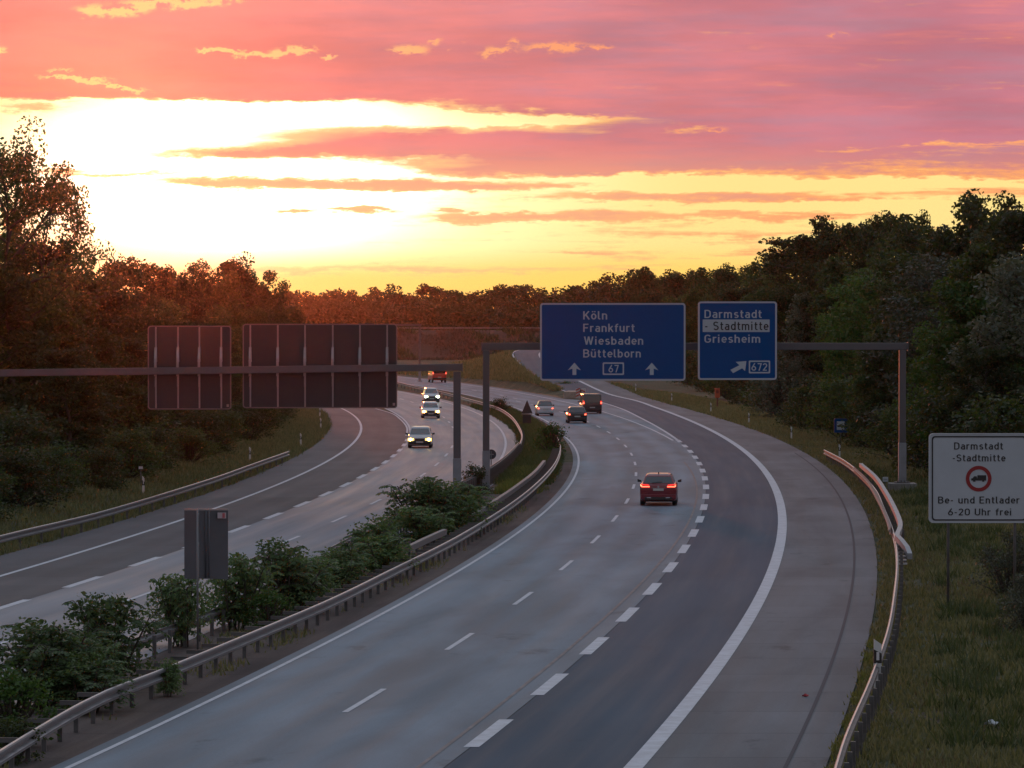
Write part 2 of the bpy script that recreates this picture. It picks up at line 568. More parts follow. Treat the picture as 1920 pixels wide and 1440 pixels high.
class MB:
    def __init__(self):
        self.v, self.f, self.uv, self.s = [], [], {}, []

    def face(self, pts, smooth=False):
        n = len(self.v)
        self.v.extend([tuple(p) for p in pts])
        self.f.append(tuple(range(n, n + len(pts))))
        self.s.append(smooth)

    def add(self, vs, fs, smooth=False):
        n = len(self.v)
        self.v.extend([tuple(p) for p in vs])
        for f in fs:
            self.f.append(tuple(n + i for i in f))
            self.s.append(smooth)
        return self

    def box(self, c, s, rz=0.0):
        cx, cy, cz = c
        hx, hy, hz = s[0] / 2, s[1] / 2, s[2] / 2
        ca, sa = math.cos(rz), math.sin(rz)
        vs = []
        for dx, dy, dz in ((-1, -1, -1), (1, -1, -1), (1, 1, -1), (-1, 1, -1), (-1, -1, 1), (1, -1, 1), (1, 1, 1), (-1, 1, 1)):
            X, Y = dx * hx, dy * hy
            vs.append((cx + X * ca - Y * sa, cy + X * sa + Y * ca, cz + dz * hz))
        return self.add(vs, [(0, 3, 2, 1), (4, 5, 6, 7), (0, 1, 5, 4), (1, 2, 6, 5), (2, 3, 7, 6), (3, 0, 4, 7)])

    def tube(self, pts, rad, n=8, caps=True, smooth=True):
        pts = [Vector(p) for p in pts]
        rads = rad if hasattr(rad, '__len__') else [rad] * len(pts)
        rings = []
        for i, p in enumerate(pts):
            d = (pts[min(i + 1, len(pts) - 1)] - pts[max(i - 1, 0)]).normalized()
            a = d.cross(Vector((0, 0, 1)))
            if a.length < 1e-3:
                a = d.cross(Vector((1, 0, 0)))
            a.normalize()
            b = d.cross(a)
            rings.append([p + (a * math.cos(2 * math.pi * k / n) + b * math.sin(2 * math.pi * k / n)) * rads[i] for k in range(n)])
        vs = [q for r in rings for q in r]
        fs = [(i * n + k, i * n + (k + 1) % n, (i + 1) * n + (k + 1) % n, (i + 1) * n + k) for i in range(len(pts) - 1) for k in range(n)]
        if caps:
            fs.append(tuple(range(n - 1, -1, -1)))
            fs.append(tuple(range((len(pts) - 1) * n, len(pts) * n)))
        return self.add(vs, fs, smooth)

    def prism(self, outline, fn0, fn1):
        """closed outline of 2d points, extruded between fn0(p) and fn1(p)"""
        n = len(outline)
        vs = [fn0(p) for p in outline] + [fn1(p) for p in outline]
        fs = [tuple(range(n - 1, -1, -1)), tuple(range(n, 2 * n))]
        fs += [(i, (i + 1) % n, n + (i + 1) % n, n + i) for i in range(n)]
        return self.add(vs, fs)

    def ring(self, outer, inner, fn0, fn1):
        n = len(outer)
        vs = [fn0(p) for p in outer] + [fn0(p) for p in inner] + [fn1(p) for p in outer] + [fn1(p) for p in inner]
        fs = []
        for i in range(n):
            j = (i + 1) % n
            fs += [(i, j, n + j, n + i), (2 * n + i, 3 * n + i, 3 * n + j, 2 * n + j), (i, 2 * n + i, 2 * n + j, j), (n + i, n + j, 3 * n + j, 3 * n + i)]
        return self.add(vs, fs)

    def loft(self, secs, closed=True, caps=True, smooth=False):
        n = len(secs[0])
        vs = [p for s in secs for p in s]
        fs = []
        for i in range(len(secs) - 1):
            for k in range(n if closed else n - 1):
                fs.append((i * n + k, i * n + (k + 1) % n, (i + 1) * n + (k + 1) % n, (i + 1) * n + k))
        if caps and closed:
            fs.append(tuple(range(n - 1, -1, -1)))
            fs.append(tuple(range((len(secs) - 1) * n, len(secs) * n)))
        return self.add(vs, fs, smooth)

    def sphere(self, c, r, n=10, m=6):
        vs, fs = [], []
        rx, ry, rz = r if hasattr(r, '__len__') else (r, r, r)
        for j in range(m + 1):
            t = math.pi * j / m
            for i in range(n):
                a = 2 * math.pi * i / n
                vs.append((c[0] + rx * math.sin(t) * math.cos(a), c[1] + ry * math.sin(t) * math.sin(a), c[2] + rz * math.cos(t)))
        for j in range(m):
            for i in range(n):
                fs.append((j * n + i, (j + 1) * n + i, (j + 1) * n + (i + 1) % n, j * n + (i + 1) % n))
        return self.add(vs, fs, True)

    def mesh(self, name, m):
        me = bpy.data.meshes.new(name)
        me.from_pydata(self.v, [], self.f)
        me.polygons.foreach_set('use_smooth', self.s)
        me.materials.append(m)
        bm = bmesh.new()
        bm.from_mesh(me)
        bmesh.ops.remove_doubles(bm, verts=bm.verts, dist=1e-5)
        bmesh.ops.recalc_face_normals(bm, faces=bm.faces)
        bm.to_mesh(me)
        bm.free()
        return me

    def build(self, name, m, parent=None, loc=None, bevel=0.0):
        o = link(name, self.mesh(name, m), parent, loc)
        if bevel:
            b = o.modifiers.new('bevel', 'BEVEL')
            b.width = bevel
            b.segments = 2
            b.limit_method = 'ANGLE'
            b.angle_limit = math.radians(35)
        return o


def raw_mesh(name, verts, faces, m, smooth=False):
    """big meshes: verts (n,3) array, faces (k,c) array"""
    verts = np.asarray(verts, np.float32)
    faces = np.asarray(faces, np.int32)
    me = bpy.data.meshes.new(name)
    me.vertices.add(len(verts))
    me.vertices.foreach_set('co', verts.ravel())
    k, c = faces.shape
    me.loops.add(k * c)
    me.loops.foreach_set('vertex_index', faces.ravel())
    me.polygons.add(k)
    me.polygons.foreach_set('loop_start', np.arange(0, k * c, c, dtype=np.int32))
    me.polygons.foreach_set('loop_total', np.full(k, c, np.int32))
    if smooth:
        me.polygons.foreach_set('use_smooth', np.ones(k, bool))
    me.materials.append(m)
    me.update(calc_edges=True)
    return me


def dup(root, loc, rz=0.0, sc=None, label=None, group=None):
    """copy of a thing with its parts and sub-parts (meshes shared)"""
    r = root.copy()
    COL.objects.link(r)
    r.location = loc
    r.rotation_euler = (0, 0, rz)
    if sc is not None:
        r.scale = sc
    if label: r['label'] = label
    if group: r['group'] = group

    def kids(a, b):
        for ch in list(a.children):
            c = ch.copy()
            COL.objects.link(c)
            c.parent = b
            kids(ch, c)
    kids(root, r)
    return r


# ------------------------------------------------------------------ the ground and the roads
def make_ground():
    xs = np.concatenate([[-6000, -3000, -1500, -800, -450, -300], np.arange(-220, -50, 8.0), np.arange(-50, 46, .8), np.arange(46, 221, 8.0), [300, 450, 800, 1500, 3000, 6000]])
    ys = np.concatenate([[-600, -200, -60, 0, 40], np.arange(60, 330, 1.6), np.arange(330, 700, 3.0), np.arange(700, 930, 10), np.arange(930, 1015, 2.5), np.arange(1015, 1300, 15), [1400, 1700, 2200, 3000, 4500, 7000, 11000]])
    X, Y = np.meshgrid(xs, ys)
    Z = terrain(X, Y)
    vs = np.stack([X, Y, Z], -1).reshape(-1, 3)
    ny, nx = X.shape
    i = np.arange(ny - 1)[:, None] * nx + np.arange(nx - 1)[None, :]
    fs = np.stack([i, i + 1, i + nx + 1, i + nx], -1).reshape(-1, 4)
    tag(link('ground', raw_mesh('ground', vs, fs, M_GROUND, True)), kind='structure')


def strip(name, fl, fr, y0, y1, m, z=0.0, zf=None, parent=None, n=4, step=3.0, kind='structure', thick=0.0):
    ys = np.arange(y0, y1 + step * .5, step)
    ys[-1] = y1
    a, b = fl(ys), fr(ys)
    zz = z + (zf(ys) if zf else 0 * ys)
    k = np.linspace(0, 1, n + 1)
    X = a[:, None] + (b - a)[:, None] * k[None, :]
    Y = np.repeat(ys[:, None], n + 1, 1)
    Z = np.repeat(zz[:, None], n + 1, 1)
    vs = np.stack([X, Y, Z], -1).reshape(-1, 3)
    i = np.arange(len(ys) - 1)[:, None] * (n + 1) + np.arange(n)[None, :]
    fs = np.stack([i, i + 1, i + n + 2, i + n + 1], -1).reshape(-1, 4)
    me = raw_mesh(name, vs, fs, m, True)
    uvl = me.uv_layers.new(name='UVMap')
    U = (X - a[:, None]).reshape(-1)
    V = Y.reshape(-1)
    idx = fs.ravel()
    uvl.data.foreach_set('uv', np.stack([U[idx], V[idx]], -1).astype(np.float32).ravel())
    o = link(name, me, parent)
    if kind and parent is None:
        o['kind'] = kind
    return o


def off(fn, d):
    return lambda Y: fn(Y) + d


def line(fn, w, y0, y1, parent, m=None, z=.008, zf=None, name='edge_line', step=3.0):
    return strip(name, off(fn, -w / 2), off(fn, w / 2), y0, y1, m or M_WHITE, z, zf, parent, 1, step)


def dashes(fn, w, start, period, length, y1, parent, m=None, z=.008, zf=None, name='lane_dashes'):
    vs, fs = [], []
    y = start
    while y < y1:
        n = len(vs)
        for yy in (y, y + length / 2, y + length):
            x = float(fn(yy))
            zz = z + (float(zf(yy)) if zf else 0)
            vs += [(x - w / 2, yy, zz), (x + w / 2, yy, zz)]
        fs += [(n, n + 1, n + 3, n + 2), (n + 2, n + 3, n + 5, n + 4)]
        y += period
    return link(name, raw_mesh(name, vs, fs, m or M_WHITE), parent)


make_ground()
YN = 45.0                                            # the roads run on under the camera's bridge


def main_right(Y):
    Y = np.asarray(Y, float)
    g = GORE_M(Y) + 1.6
    r = RAMP_L(np.minimum(Y, 690)) - .02
    t = sstep(452, 476, Y)
    return np.where(Y < 452, r, r * (1 - t) + g * t)


def main_left(Y):
    Y = np.asarray(Y, float)
    lf = GORE_M(Y) - 8.1
    t = sstep(270, 350, Y)
    return (R_LEFT(np.minimum(Y, 345)) - .35) * (1 - t) + np.minimum(lf, R_LEFT(np.minimum(Y, 345)) - .35 + 100 * t) * t


road_r = strip('main_carriageway', main_left, main_right, YN, 1000, M_LANE, 0.0, n=8)
exit_l = strip('exit_lane', RAMP_L, R_THICK, YN, 690, M_EXIT, 0.0, RAMP_Z, n=4)
shoul = strip('hard_shoulder', R_THICK, R_PAVE, YN, 690, M_SHOULDER, 0.0, RAMP_Z, n=4)
line(off(R_LEFT, .02), .13, YN, 352, road_r, name='edge_line')
line(lambda Y: main_left(Y) + .4, .16, 352, 900, road_r)
dashes(R_LANE, .15, 58.9, 17.95, 6.0, 470, road_r)
dashes(lambda Y: GORE_M(Y) - 3.9, .15, 472, 17.95, 6.0, 700, road_r)
line(OLD, .10, YN, 262, road_r, M_WORN, name='worn_old_line')
line(GORE_M, .18, 309, 900, road_r)
line(RAMP_L, .22, 309, 690, exit_l, zf=RAMP_Z)
dashes(RAMP_L, .34, 50.8, 12.08, 6.0, 306, exit_l, name='block_dashes')
line(off(R_THICK, 0), .40, YN, 690, shoul, zf=RAMP_Z)
line(SEAM, .09, YN, 280, shoul, M_TAR, name='tar_joint')


def l_med(Y):
    return L_RIGHT(Y) + .95


def l_gore(Y):
    Y = np.asarray(Y, float)
    return np.where(Y < 345, L_BLOCK(Y), L_BLOCK(np.minimum(Y, 345)) - .048 * (np.maximum(Y, 345) - 345) - .00008 * (np.maximum(Y, 345) - 345)**2)


road_l = strip('opposite_carriageway', L_BLOCK, l_med, YN, 1000, M_BLUE, 0.0, n=6)
L_GA = curve([(300, -8.05), (349, -9.1), (373, -10.25), (399, -11.9), (421, -14.3), (470, -20.5), (540, -31.0), (640, -50)])
slip = strip('slip_lane', L_LEFT, lambda Y: np.minimum(L_BLOCK(Y), np.where(np.asarray(Y) > 400, L_LEFT(Y) + 4.5, L_BLOCK(Y))), YN, 400, M_BROWN, 0.0, n=4)
lsh = strip('left_hard_shoulder', L_PAVE, L_LEFT, YN, 640, M_GREY_SH, 0.0, n=3)
strip('slip_road', L_LEFT, lambda Y: np.minimum(L_BLOCK(Y), L_LEFT(Y) + 3.9 + .0 * Y), 400, 640, M_BROWN, 0.0, n=3)
line(off(L_RIGHT, 0), .16, YN, 900, road_l)
dashes(L_LANE, .15, 59.8, 17.75, 6.0, 700, road_l)
dashes(L_BLOCK, .30, 55.0, 12.0, 6.0, 318, road_l, name='block_dashes')
line(L_GA, .15, 322, 420, slip, z=.010)
line(lambda Y: L_BLOCK(Y) + .12, .15, 322, 700, road_l, z=.012)
line(off(L_LEFT, 0), .20, YN, 640, lsh)


# median: paved and dirty near, grass farther on
def med_l(Y):
    return l_med(Y)


strip('median_strip', med_l, main_left, YN, 262, M_STRIP, -.012, n=6)
strip('dry_verge', off(GORE_M, 1.6), lambda Y: GORE_M(Y) + 1.7 + 2.2 * sstep(470, 520, Y) * 1.0, 470, 640, M_DRY, .03, n=2)


# crossing road on the embankment
def cross(name, y0, y1, m, z):
    return strip(name, lambda Y: -60 + 0 * np.asarray(Y), lambda Y: 160 + 0 * np.asarray(Y), y0, y1, m, z, n=12, step=2.0)


cross('crossing_road', EMB_Y0 + 28, EMB_Y0 + 39, M_LANE, EMB_H + .02)


# ------------------------------------------------------------------ guardrails
W_PROF = [(0, .155), (.05, .125), (.05, .075), (-.045, .035), (-.045, -.035), (.05, -.075), (.05, -.125), (0, -.155),
          (-.012, -.15), (.035, -.12), (.035, -.078), (-.058, -.038), (-.058, .038), (.035, .078), (.035, .12), (-.012, .15)]
LIP = [(-.012, .1545), (.002, .1545), (.030, .142), (.030, .149), (.004, .162), (-.012, .162)]
LIP2 = [(-.05, -.040), (.05, -.0735), (.053, -.066), (-.05, -.030)]
BOX_PROF = [(-.09, -.11), (.09, -.11), (.09, .11), (-.09, .11)]


def dense(pts, step=2.0):
    """Catmull-Rom through world points, sampled about every step metres"""
    P = [Vector(p) for p in pts]
    P = [P[0] * 2 - P[1]] + P + [P[-1] * 2 - P[-2]]
    out = []
    for i in range(1, len(P) - 2):
        n = max(1, int((P[i + 1] - P[i]).length / step))
        for k in range(n):
            t = k / n
            a, b, c, d = P[i - 1], P[i], P[i + 1], P[i + 2]
            out.append(.5 * ((2 * b) + (c - a) * t + (2 * a - 5 * b + 4 * c - d) * t * t + (3 * b - a - 3 * c + d) * t**3))
    out.append(P[-2])
    return out


def sweep(mb, pts, prof, side=1.0):
    secs = []
    for i, p in enumerate(pts):
        d = pts[min(i + 1, len(pts) - 1)] - pts[max(i - 1, 0)]
        d.z = 0
        d.normalize()
        n = Vector((d.y, -d.x, 0)) * side
        secs.append([p + n * u + Vector((0, 0, w)) for u, w in prof])
    return mb.loft(secs)


POST_ME = MB().box((0, 0, -.50), (.10, .08, 1.0)).mesh('post', M_GALVDULL)
SPACER_ME = MB().box((0, 0, 0), (.5, .05, .10)).mesh('spacer', M_GALVDULL)


def guardrail(name, label, pts, side, post_step=2.0, prof=W_PROF, zc=.58, group=None, rails=(0.0,), m=None, spacer=0, back=.16, y_max=1e9, cat='guardrail'):
    """pts: (X, Y) along the rail; side=+1 the face looks to the right of travel"""
    p = dense([Vector((x, y, max(H(x, y), -.08) + zc)) for x, y in pts])
    o = thing(name, label, cat, (p[0].x, p[0].y, H(p[0].x, p[0].y)), 0, group)
    inv = Vector(o.location)
    for r in rails:
        mb = MB()
        sweep(mb, [q - inv + Vector((0, 0, r)) for q in p], prof, side)
        mb.build('rail', m or M_GALV, o)
        if prof is not BOX_PROF:
            mb = MB()
            for pr in (LIP, LIP2):
                sweep(mb, [q - inv + Vector((0, 0, r)) for q in p], pr, side)
            mb.build('lit_rail_edge', M_LIP, o)  # strips added in lighter steel to draw the lit flange lines
    acc, last, cnt = 0.0, p[0], 0
    nxt = .3
    for i in range(1, len(p)):
        seg = (p[i] - p[i - 1]).length
        while nxt <= acc + seg and cnt < 100:
            t = (nxt - acc) / seg
            q = p[i - 1].lerp(p[i], t)
            d = (p[i] - p[i - 1])
            d.z = 0
            d.normalize()
            n = Vector((d.y, -d.x, 0)) * side
            a = math.atan2(d.y, d.x) - math.pi / 2
            pst = link('post', POST_ME, o, q - inv - n * back + Vector((0, 0, .10 + max(rails))))
            pst.rotation_euler = (0, 0, a)
            if spacer:
                s = link('spacer', SPACER_ME, o, q - inv - n * (back + .12) + Vector((0, 0, .12)))
                s.rotation_euler = (0, 0, a)
            cnt += 1
            nxt += post_step
        acc += seg
    return o


RAILR = [(-10.6, 70), (-9.6, 90), (-8.5, 99), (-6.9, 112), (-5.5, 124), (-4.15, 138), (-2.1, 160), (0.0, 189), (1.5, 216), (2.6, 243), (3.25, 272), (3.3, 296)]
guardrail('guardrail', 'long steel guardrail overhung by bushes along the left edge of the road going away', RAILR, 1, 2.0, spacer=1)
RAILL = [(-14.6, 76), (-12.3, 92), (-9.75, 111), (-8.6, 121), (-7.2, 138)]
guardrail('guardrail', 'low guardrail seen from behind among the bushes, beside the oncoming lanes', RAILL, -1, 2.0)
RAILL2 = [(-6.6, 146), (-5.7, 160), (-4.4, 180), (-2.8, 203), (-1.3, 226), (-.3, 248), (.45, 272)]
guardrail('guardrail', 'tall double guardrail with an orange lit top edge, left of the two gantry posts', RAILL2, -1, 1.33, zc=.55, rails=(0.0, .32), back=.12)
RAILL3 = [(.45, 272.5), (.75, 299), (.6, 323), (.0, 358), (-1.1, 390), (-2.6, 413), (-4.9, 441), (-8.4, 482), (-12.2, 519), (-15.9, 558), (-24, 630), (-40, 720)]
guardrail('guardrail', 'thin guardrail glowing orange as it curves away along the grassy median', RAILL3, -1, 6.5, zc=.56)
SUP = [(-3.45, 149), (-2.9, 155), (-2.3, 161)]
guardrail('guardrail', 'short pale box beam raised behind the roadside rail, nearer of two such beams', [(x - .38, y) for x, y in SUP], 1, 2.5, zc=.82, prof=BOX_PROF, back=.0)
SUP2 = [(-1.4, 172), (-.95, 179), (.4, 200), (1.6, 222), (2.3, 240)]
guardrail('guardrail', 'pale raised box beam shielding the gantry post foot, orange lit at its far end', [(x - .38, y) for x, y in SUP2], 1, 2.5, zc=.82, prof=BOX_PROF, back=.0)
RLO = [(-22.6, 128), (-20.2, 160), (-18.2, 181), (-16.25, 216), (-15.35, 240), (-14.5, 263)]
guardrail('guardrail', 'single steel guardrail in front of the dark wood on the far left of the road', RLO, 1, 4.0)
RRO = [(5.5, 72), (6.75, 83), (8.4, 96), (10.2, 111), (11.8, 126), (13.5, 143), (15.1, 161), (16.8, 184), (18.2, 204), (19.4, 228), (20.1, 247), (20.4, 266)]
rro = guardrail('guardrail', 'long guardrail with a pink lit top edge along the outer side of the concrete shoulder', [(x + .12, y) for x, y in RRO], -1, 2.0, m=M_GALVDULL)


def shield_rail():
    raw = [(1612, 872, .92), (1640, 897, .92), (1660, 927, .92), (1675, 955, .92), (1685, 980, .92), (1685.5, 993, .92), (1680, 1008, .90), (1689, 1017, .84), (1699, 1030, .66), (1704, 1043, .46)]
    p = dense([flat(px + 2, py, z) for px, py, z in raw], 1.5)
    o = thing('crash_barrier', 'raised crash barrier with a ladder like end, in front of the right gantry foot', 'crash barrier', (p[0].x, p[0].y, H(p[0].x, p[0].y)))
    inv = Vector(o.location)
    sweep(MB(), [q - inv for q in p], [(u * 1.0, w) for u, w in BOX_PROF], -1).build('beam', mat('pale_steel', (.25, .26, .28), .55, .25, var=.12), o)
    q2 = [q + Vector((-.42, 0, 0)) for q in p if q.y > 163]
    sweep(MB(), [q - inv + Vector((0, 0, -.22)) for q in q2], W_PROF, -1).build('rail', M_GALV, o)
    for k in range(6):
        a = flat(1679 + k * .4, 1022 + k * 7.0, .48)
        b = flat(1703.5 - k * .2, 1028 + k * 6.0, .48)
        MB().loft([[a - inv + d for d in (Vector((0, -.06, -.03)), Vector((0, .06, -.03)), Vector((0, .06, .03)), Vector((0, -.06, .03)))],
                   [Vector((b.x, a.y, .48)) - inv + d for d in (Vector((0, -.06, -.03)), Vector((0, .06, -.03)), Vector((0, .06, .03)), Vector((0, -.06, .03)))]]).build('spacer', M_LIP, o)
    for q in p[::4]:
        hgt = q.z - H(q.x, q.y)
        link('post', POST_ME, o, Vector((q.x + .12, q.y, q.z)) - inv)
    return o


shield_rail()

# rail of the crossing road on the embankment
guardrail('guardrail', 'far pale guardrail along the road on top of the embankment', [(-58, EMB_Y0 + 25.5), (0, EMB_Y0 + 25.3), (60, EMB_Y0 + 25.5)], 1, 4.0, zc=.65)


# ------------------------------------------------------------------ lettering and signs
# road-sign lettering drawn as even strokes (straight sides, round bowls); capital height 1
def _arc(cx, cy, rx, ry, a0, a1, n=7):
    return [(cx + rx * math.cos(math.radians(a0 + (a1 - a0) * k / n)), cy + ry * math.sin(math.radians(a0 + (a1 - a0) * k / n))) for k in range(n + 1)]


def _glyphs():
    q, t, x = .065, .935, .665
    o = _arc(.25, .365, .185, .30, 90, 450, 18)
    u = [(.065, .73), (.065, .24)] + _arc(.24, .24, .175, .175, 180, 360)
    arch = lambda a: _arc(a + .175, .49, .175, .175, 180, 0) + [(a + .35, 0)]
    bowl = lambda r, y0, y1, w: [(q, y1)] + _arc(w - r, y1 - r, r, r, 90, 0) + _arc(w - r, y0 + r, r, r, 0, -90) + [(q, y0)]
    dots = lambda a, b: [[(a, .88), (a, 1.0)], [(b, .88), (b, 1.0)]]
    G = {
        'D': (.66, [[(q, 0), (q, 1)], bowl(.27, q, t, .54)]),
        'K': (.62, [[(q, 0), (q, 1)], [(.52, 1), (.07, .36)], [(.24, .58), (.55, 0)]]),
        'F': (.56, [[(q, 0), (q, 1)], [(q, t), (.50, t)], [(q, .50), (.44, .50)]]),
        'B': (.64, [[(q, 0), (q, 1)], bowl(.205, .525, t, .49), bowl(.23, q, .525, .53)]),
        'E': (.58, [[(q, 0), (q, 1)], [(q, t), (.50, t)], [(q, .51), (.45, .51)], [(q, q), (.50, q)]]),
        'G': (.66, [_arc(.30, .70, .235, .235, 25, 180) + _arc(.30, .30, .235, .235, 180, 360) + [(.535, .46), (.32, .46)]]),
        'S': (.60, [_arc(.28, .725, .215, .21, 30, 180) + _arc(.28, .725, .215, .205, 180, 262) + _arc(.28, .28, .22, .225, 80, -90) + _arc(.28, .28, .22, .215, -90, -155)]),
        'U': (.66, [[(q, 1), (q, .30)] + _arc(.30, .30, .235, .235, 180, 360) + [(.535, 1)]]),
        'W': (.94, [[(.05, 1), (.235, 0)], [(.235, 0), (.43, 1)], [(.43, 1), (.625, 0)], [(.625, 0), (.81, 1)]]),
        'H': (.66, [[(q, 0), (q, 1)], [(.53, 0), (.53, 1)], [(q, .5), (.53, .5)]]),
        'a': (.52, [_arc(.24, .51, .165, .155, 150, 0) + [(.405, 0)], [(.405, .40), (.21, .40)] + _arc(.21, .2325, .145, .1675, 90, 270) + [(.28, q), (.405, .17)]]),
        'b': (.54, [[(q, 0), (q, 1)], o]),
        'd': (.54, [[(.435, 0), (.435, 1)], o]),
        'e': (.52, [[(q, .365), (.435, .365)] + _arc(.25, .365, .185, .30, 0, 318, 16)]),
        'f': (.38, [[(.15, 0), (.15, .77)] + _arc(.31, .77, .16, .165, 180, 90) + [(.35, t)], [(.02, .66), (.33, .66)]]),
        'h': (.54, [[(q, 0), (q, 1)], arch(q)]),
        'i': (.22, [[(q, 0), (q, .73)], [(q, .87), (q, 1.0)]]),
        'k': (.50, [[(q, 0), (q, 1)], [(.41, .73), (.08, .30)], [(.19, .46), (.44, 0)]]),
        'l': (.28, [[(q, 1), (q, .19)] + _arc(.19, .19, .125, .125, 180, 270) + [(.23, q)]]),
        'm': (.86, [[(q, 0), (q, .73)], _arc(.225, .505, .16, .16, 180, 0) + [(.385, 0)], _arc(.545, .505, .16, .16, 180, 0) + [(.705, 0)]]),
        'n': (.54, [[(q, 0), (q, .73)], arch(q)]),
        'o': (.53, [o]),
        'r': (.38, [[(q, 0), (q, .73)], _arc(.24, .49, .175, .175, 180, 60)]),
        's': (.48, [_arc(.225, .51, .15, .155, 35, 180) + _arc(.225, .51, .15, .145, 180, 260) + _arc(.225, .215, .155, .15, 80, -90) + _arc(.225, .215, .155, .15, -90, -150)]),
        't': (.38, [[(.14, .93), (.14, .20)] + _arc(.275, .20, .135, .135, 180, 270) + [(.33, q)], [(.02, .66), (.32, .66)]]),
        'u': (.54, [u, [(.415, 0), (.415, .73)]]),
        '-': (.36, [[(.03, .40), (.27, .40)]]),
        '0': (.60, [_arc(.28, .70, .215, .235, 0, 180) + _arc(.28, .30, .215, .235, 180, 360) + [(.495, .70)]]),
        '2': (.58, [_arc(.265, .70, .2, .235, 165, -25) + [(.07, .07), (.07, q), (.49, q)]]),
        '6': (.60, [_arc(.28, .31, .215, .245, 90, 450, 16), [(.40, 1.0), (.11, .46)]]),
        '7': (.54, [[(.03, t), (.46, t), (.20, 0)]]),
        ' ': (.30, []),
    }
    G['ö'] = (.53, [o] + dots(.15, .35))
    G['ü'] = (.54, [u, [(.415, 0), (.415, .73)]] + dots(.145, .345))
    return G


GLYPH = _glyphs()


def text_mesh(s, w, h, m, stroke=.125, depth=.006):
    """text fitted to width w and capital height h; baseline start at the origin, in x-z, facing -y"""
    mb = MB()
    x = 0.0
    total = sum(GLYPH[c][0] for c in s) + .10 * (len(s) - 1)
    first = min(p[0] for st in GLYPH[s[0]][1] for p in st) - .06
    sx = w / (total - first - .08)
    k = 0
    for c in s:
        adv, strokes = GLYPH[c]
        for st in strokes:
            P = [Vector((x + px - first, 0, pz)) for px, pz in st]
            closed = (P[0] - P[-1]).length < 1e-4 and len(P) > 3
            if closed:
                P = P[:-1]
            n = len(P)
            L, Rr = [], []
            for i in range(n):
                a = P[i] - P[i - 1] if (i or closed) else P[1] - P[0]
                b = P[(i + 1) % n] - P[i] if (i < n - 1 or closed) else P[i] - P[i - 1]
                a = a.normalized() if a.length > 1e-6 else b.normalized()
                b = b.normalized() if b.length > 1e-6 else a
                na, nb = Vector((-a.z, 0, a.x)), Vector((-b.z, 0, b.x))
                mm = (na + nb)
                mm = na if mm.length < .3 else mm / max(.45, mm.length_squared / 2)
                L.append(P[i] + mm * stroke / 2)
                Rr.append(P[i] - mm * stroke / 2)
            y = -depth - .0005 * (k % 6)
            k += 1
            sc = lambda v, yv: (v.x * sx, yv, v.z * h)
            secs = [[sc(L[i], y), sc(Rr[i], y), sc(Rr[i], 0), sc(L[i], 0)] for i in range(n)]
            if closed:
                secs.append(secs[0])
            mb.loft(secs, caps=not closed)
        x += adv + .10
    return mb.mesh('lettering', m)


def rrect(x0, z0, x1, z1, r, n=5):
    out = []
    for cx, cz, a0 in ((x1 - r, z0 + r, -90), (x1 - r, z1 - r, 0), (x0 + r, z1 - r, 90), (x0 + r, z0 + r, 180)):
        for k in range(n + 1):
            a = math.radians(a0 + 90 * k / n)
            out.append((cx + r * math.cos(a), cz + r * math.sin(a)))
    return out


def yy(y):
    return lambda p: (p[0], y, p[1])


class Sign:
    """sign board whose photo rectangle is given; local x right, z up, face towards -y"""
    def __init__(self, name, label, cat, px0, py0, px1, py1, Y, face, frame, rad=.18, border=.07, group=None, back=True):
        self.Y = Y
        c = at((px0 + px1) / 2, (py0 + py1) / 2, Y)
        self.o = thing(name, label, cat, c, 0, group)
        self.c = c
        a, b = self.loc(px0, py1), self.loc(px1, py0)
        self.a, self.b = a, b
        MB().prism(rrect(a[0], a[1], b[0], b[1], rad), yy(.0), yy(.05)).build('panel', face, self.o)
        if border:
            MB().ring(rrect(a[0] - .01, a[1] - .01, b[0] + .01, b[1] + .01, rad), rrect(a[0] + border, a[1] + border, b[0] - border, b[1] - border, max(.02, rad - border)), yy(-.012), yy(.06)).build('frame', frame, self.o)

    def loc(self, px, py):
        p = at(px, py, self.Y) - self.c
        return p.x, p.z

    def text(self, s, px0, px1, pytop, pybase, m, bold=.135):
        x0, z0 = self.loc(px0, pybase)
        x1, z1 = self.loc(px1, pytop)
        me = text_mesh(s, x1 - x0, z1 - z0, m, bold)
        return link('lettering', me, self.o, (x0, -.003, z0))

    def shape(self, name, pxs, m, y0=-.010, y1=-.002):
        return MB().prism([self.loc(*p) for p in pxs], yy(y0), yy(y1)).build(name, m, self.o)

    def ring(self, name, o_, i_, m, y0=-.010, y1=-.002):
        return MB().ring([self.loc(*p) for p in o_], [self.loc(*p) for p in i_], yy(y0), yy(y1)).build(name, m, self.o)

    def shield(self, px0, py0, px1, py1, s, t0, t1):
        w = 2.0
        o_ = rrect(px0, py0, px1, py1, 2.0, 3)
        # the inner field: sides bowed, as on motorway numbers
        inner = []
        n = len(o_)
        cx, cy = (px0 + px1) / 2, (py0 + py1) / 2
        hx, hy = (px1 - px0) / 2, (py1 - py0) / 2
        for x, y in o_:
            fx, fy = (x - cx) / hx, (y - cy) / hy
            inner.append((cx + (hx - w) * fx * (1 - .04 * fy * fy), cy + (hy - w - 1.0) * fy * (1 + .10 * (fx * fx - .4))))
        self.ring('route_shield', o_, inner, M_TEXTW)
        self.text(s, t0, t1, cy - 7.0, cy + 7.0, M_TEXTW)


def arrow_up(cx, y0, y1, hw):
    sh = 3.6
    ym = y0 + (y1 - y0) * .62
    return [(cx, y0), (cx + hw, ym), (cx + sh, ym - 3.2), (cx + sh, y1), (cx - sh, y1), (cx - sh, ym - 3.2), (cx - hw, ym)]


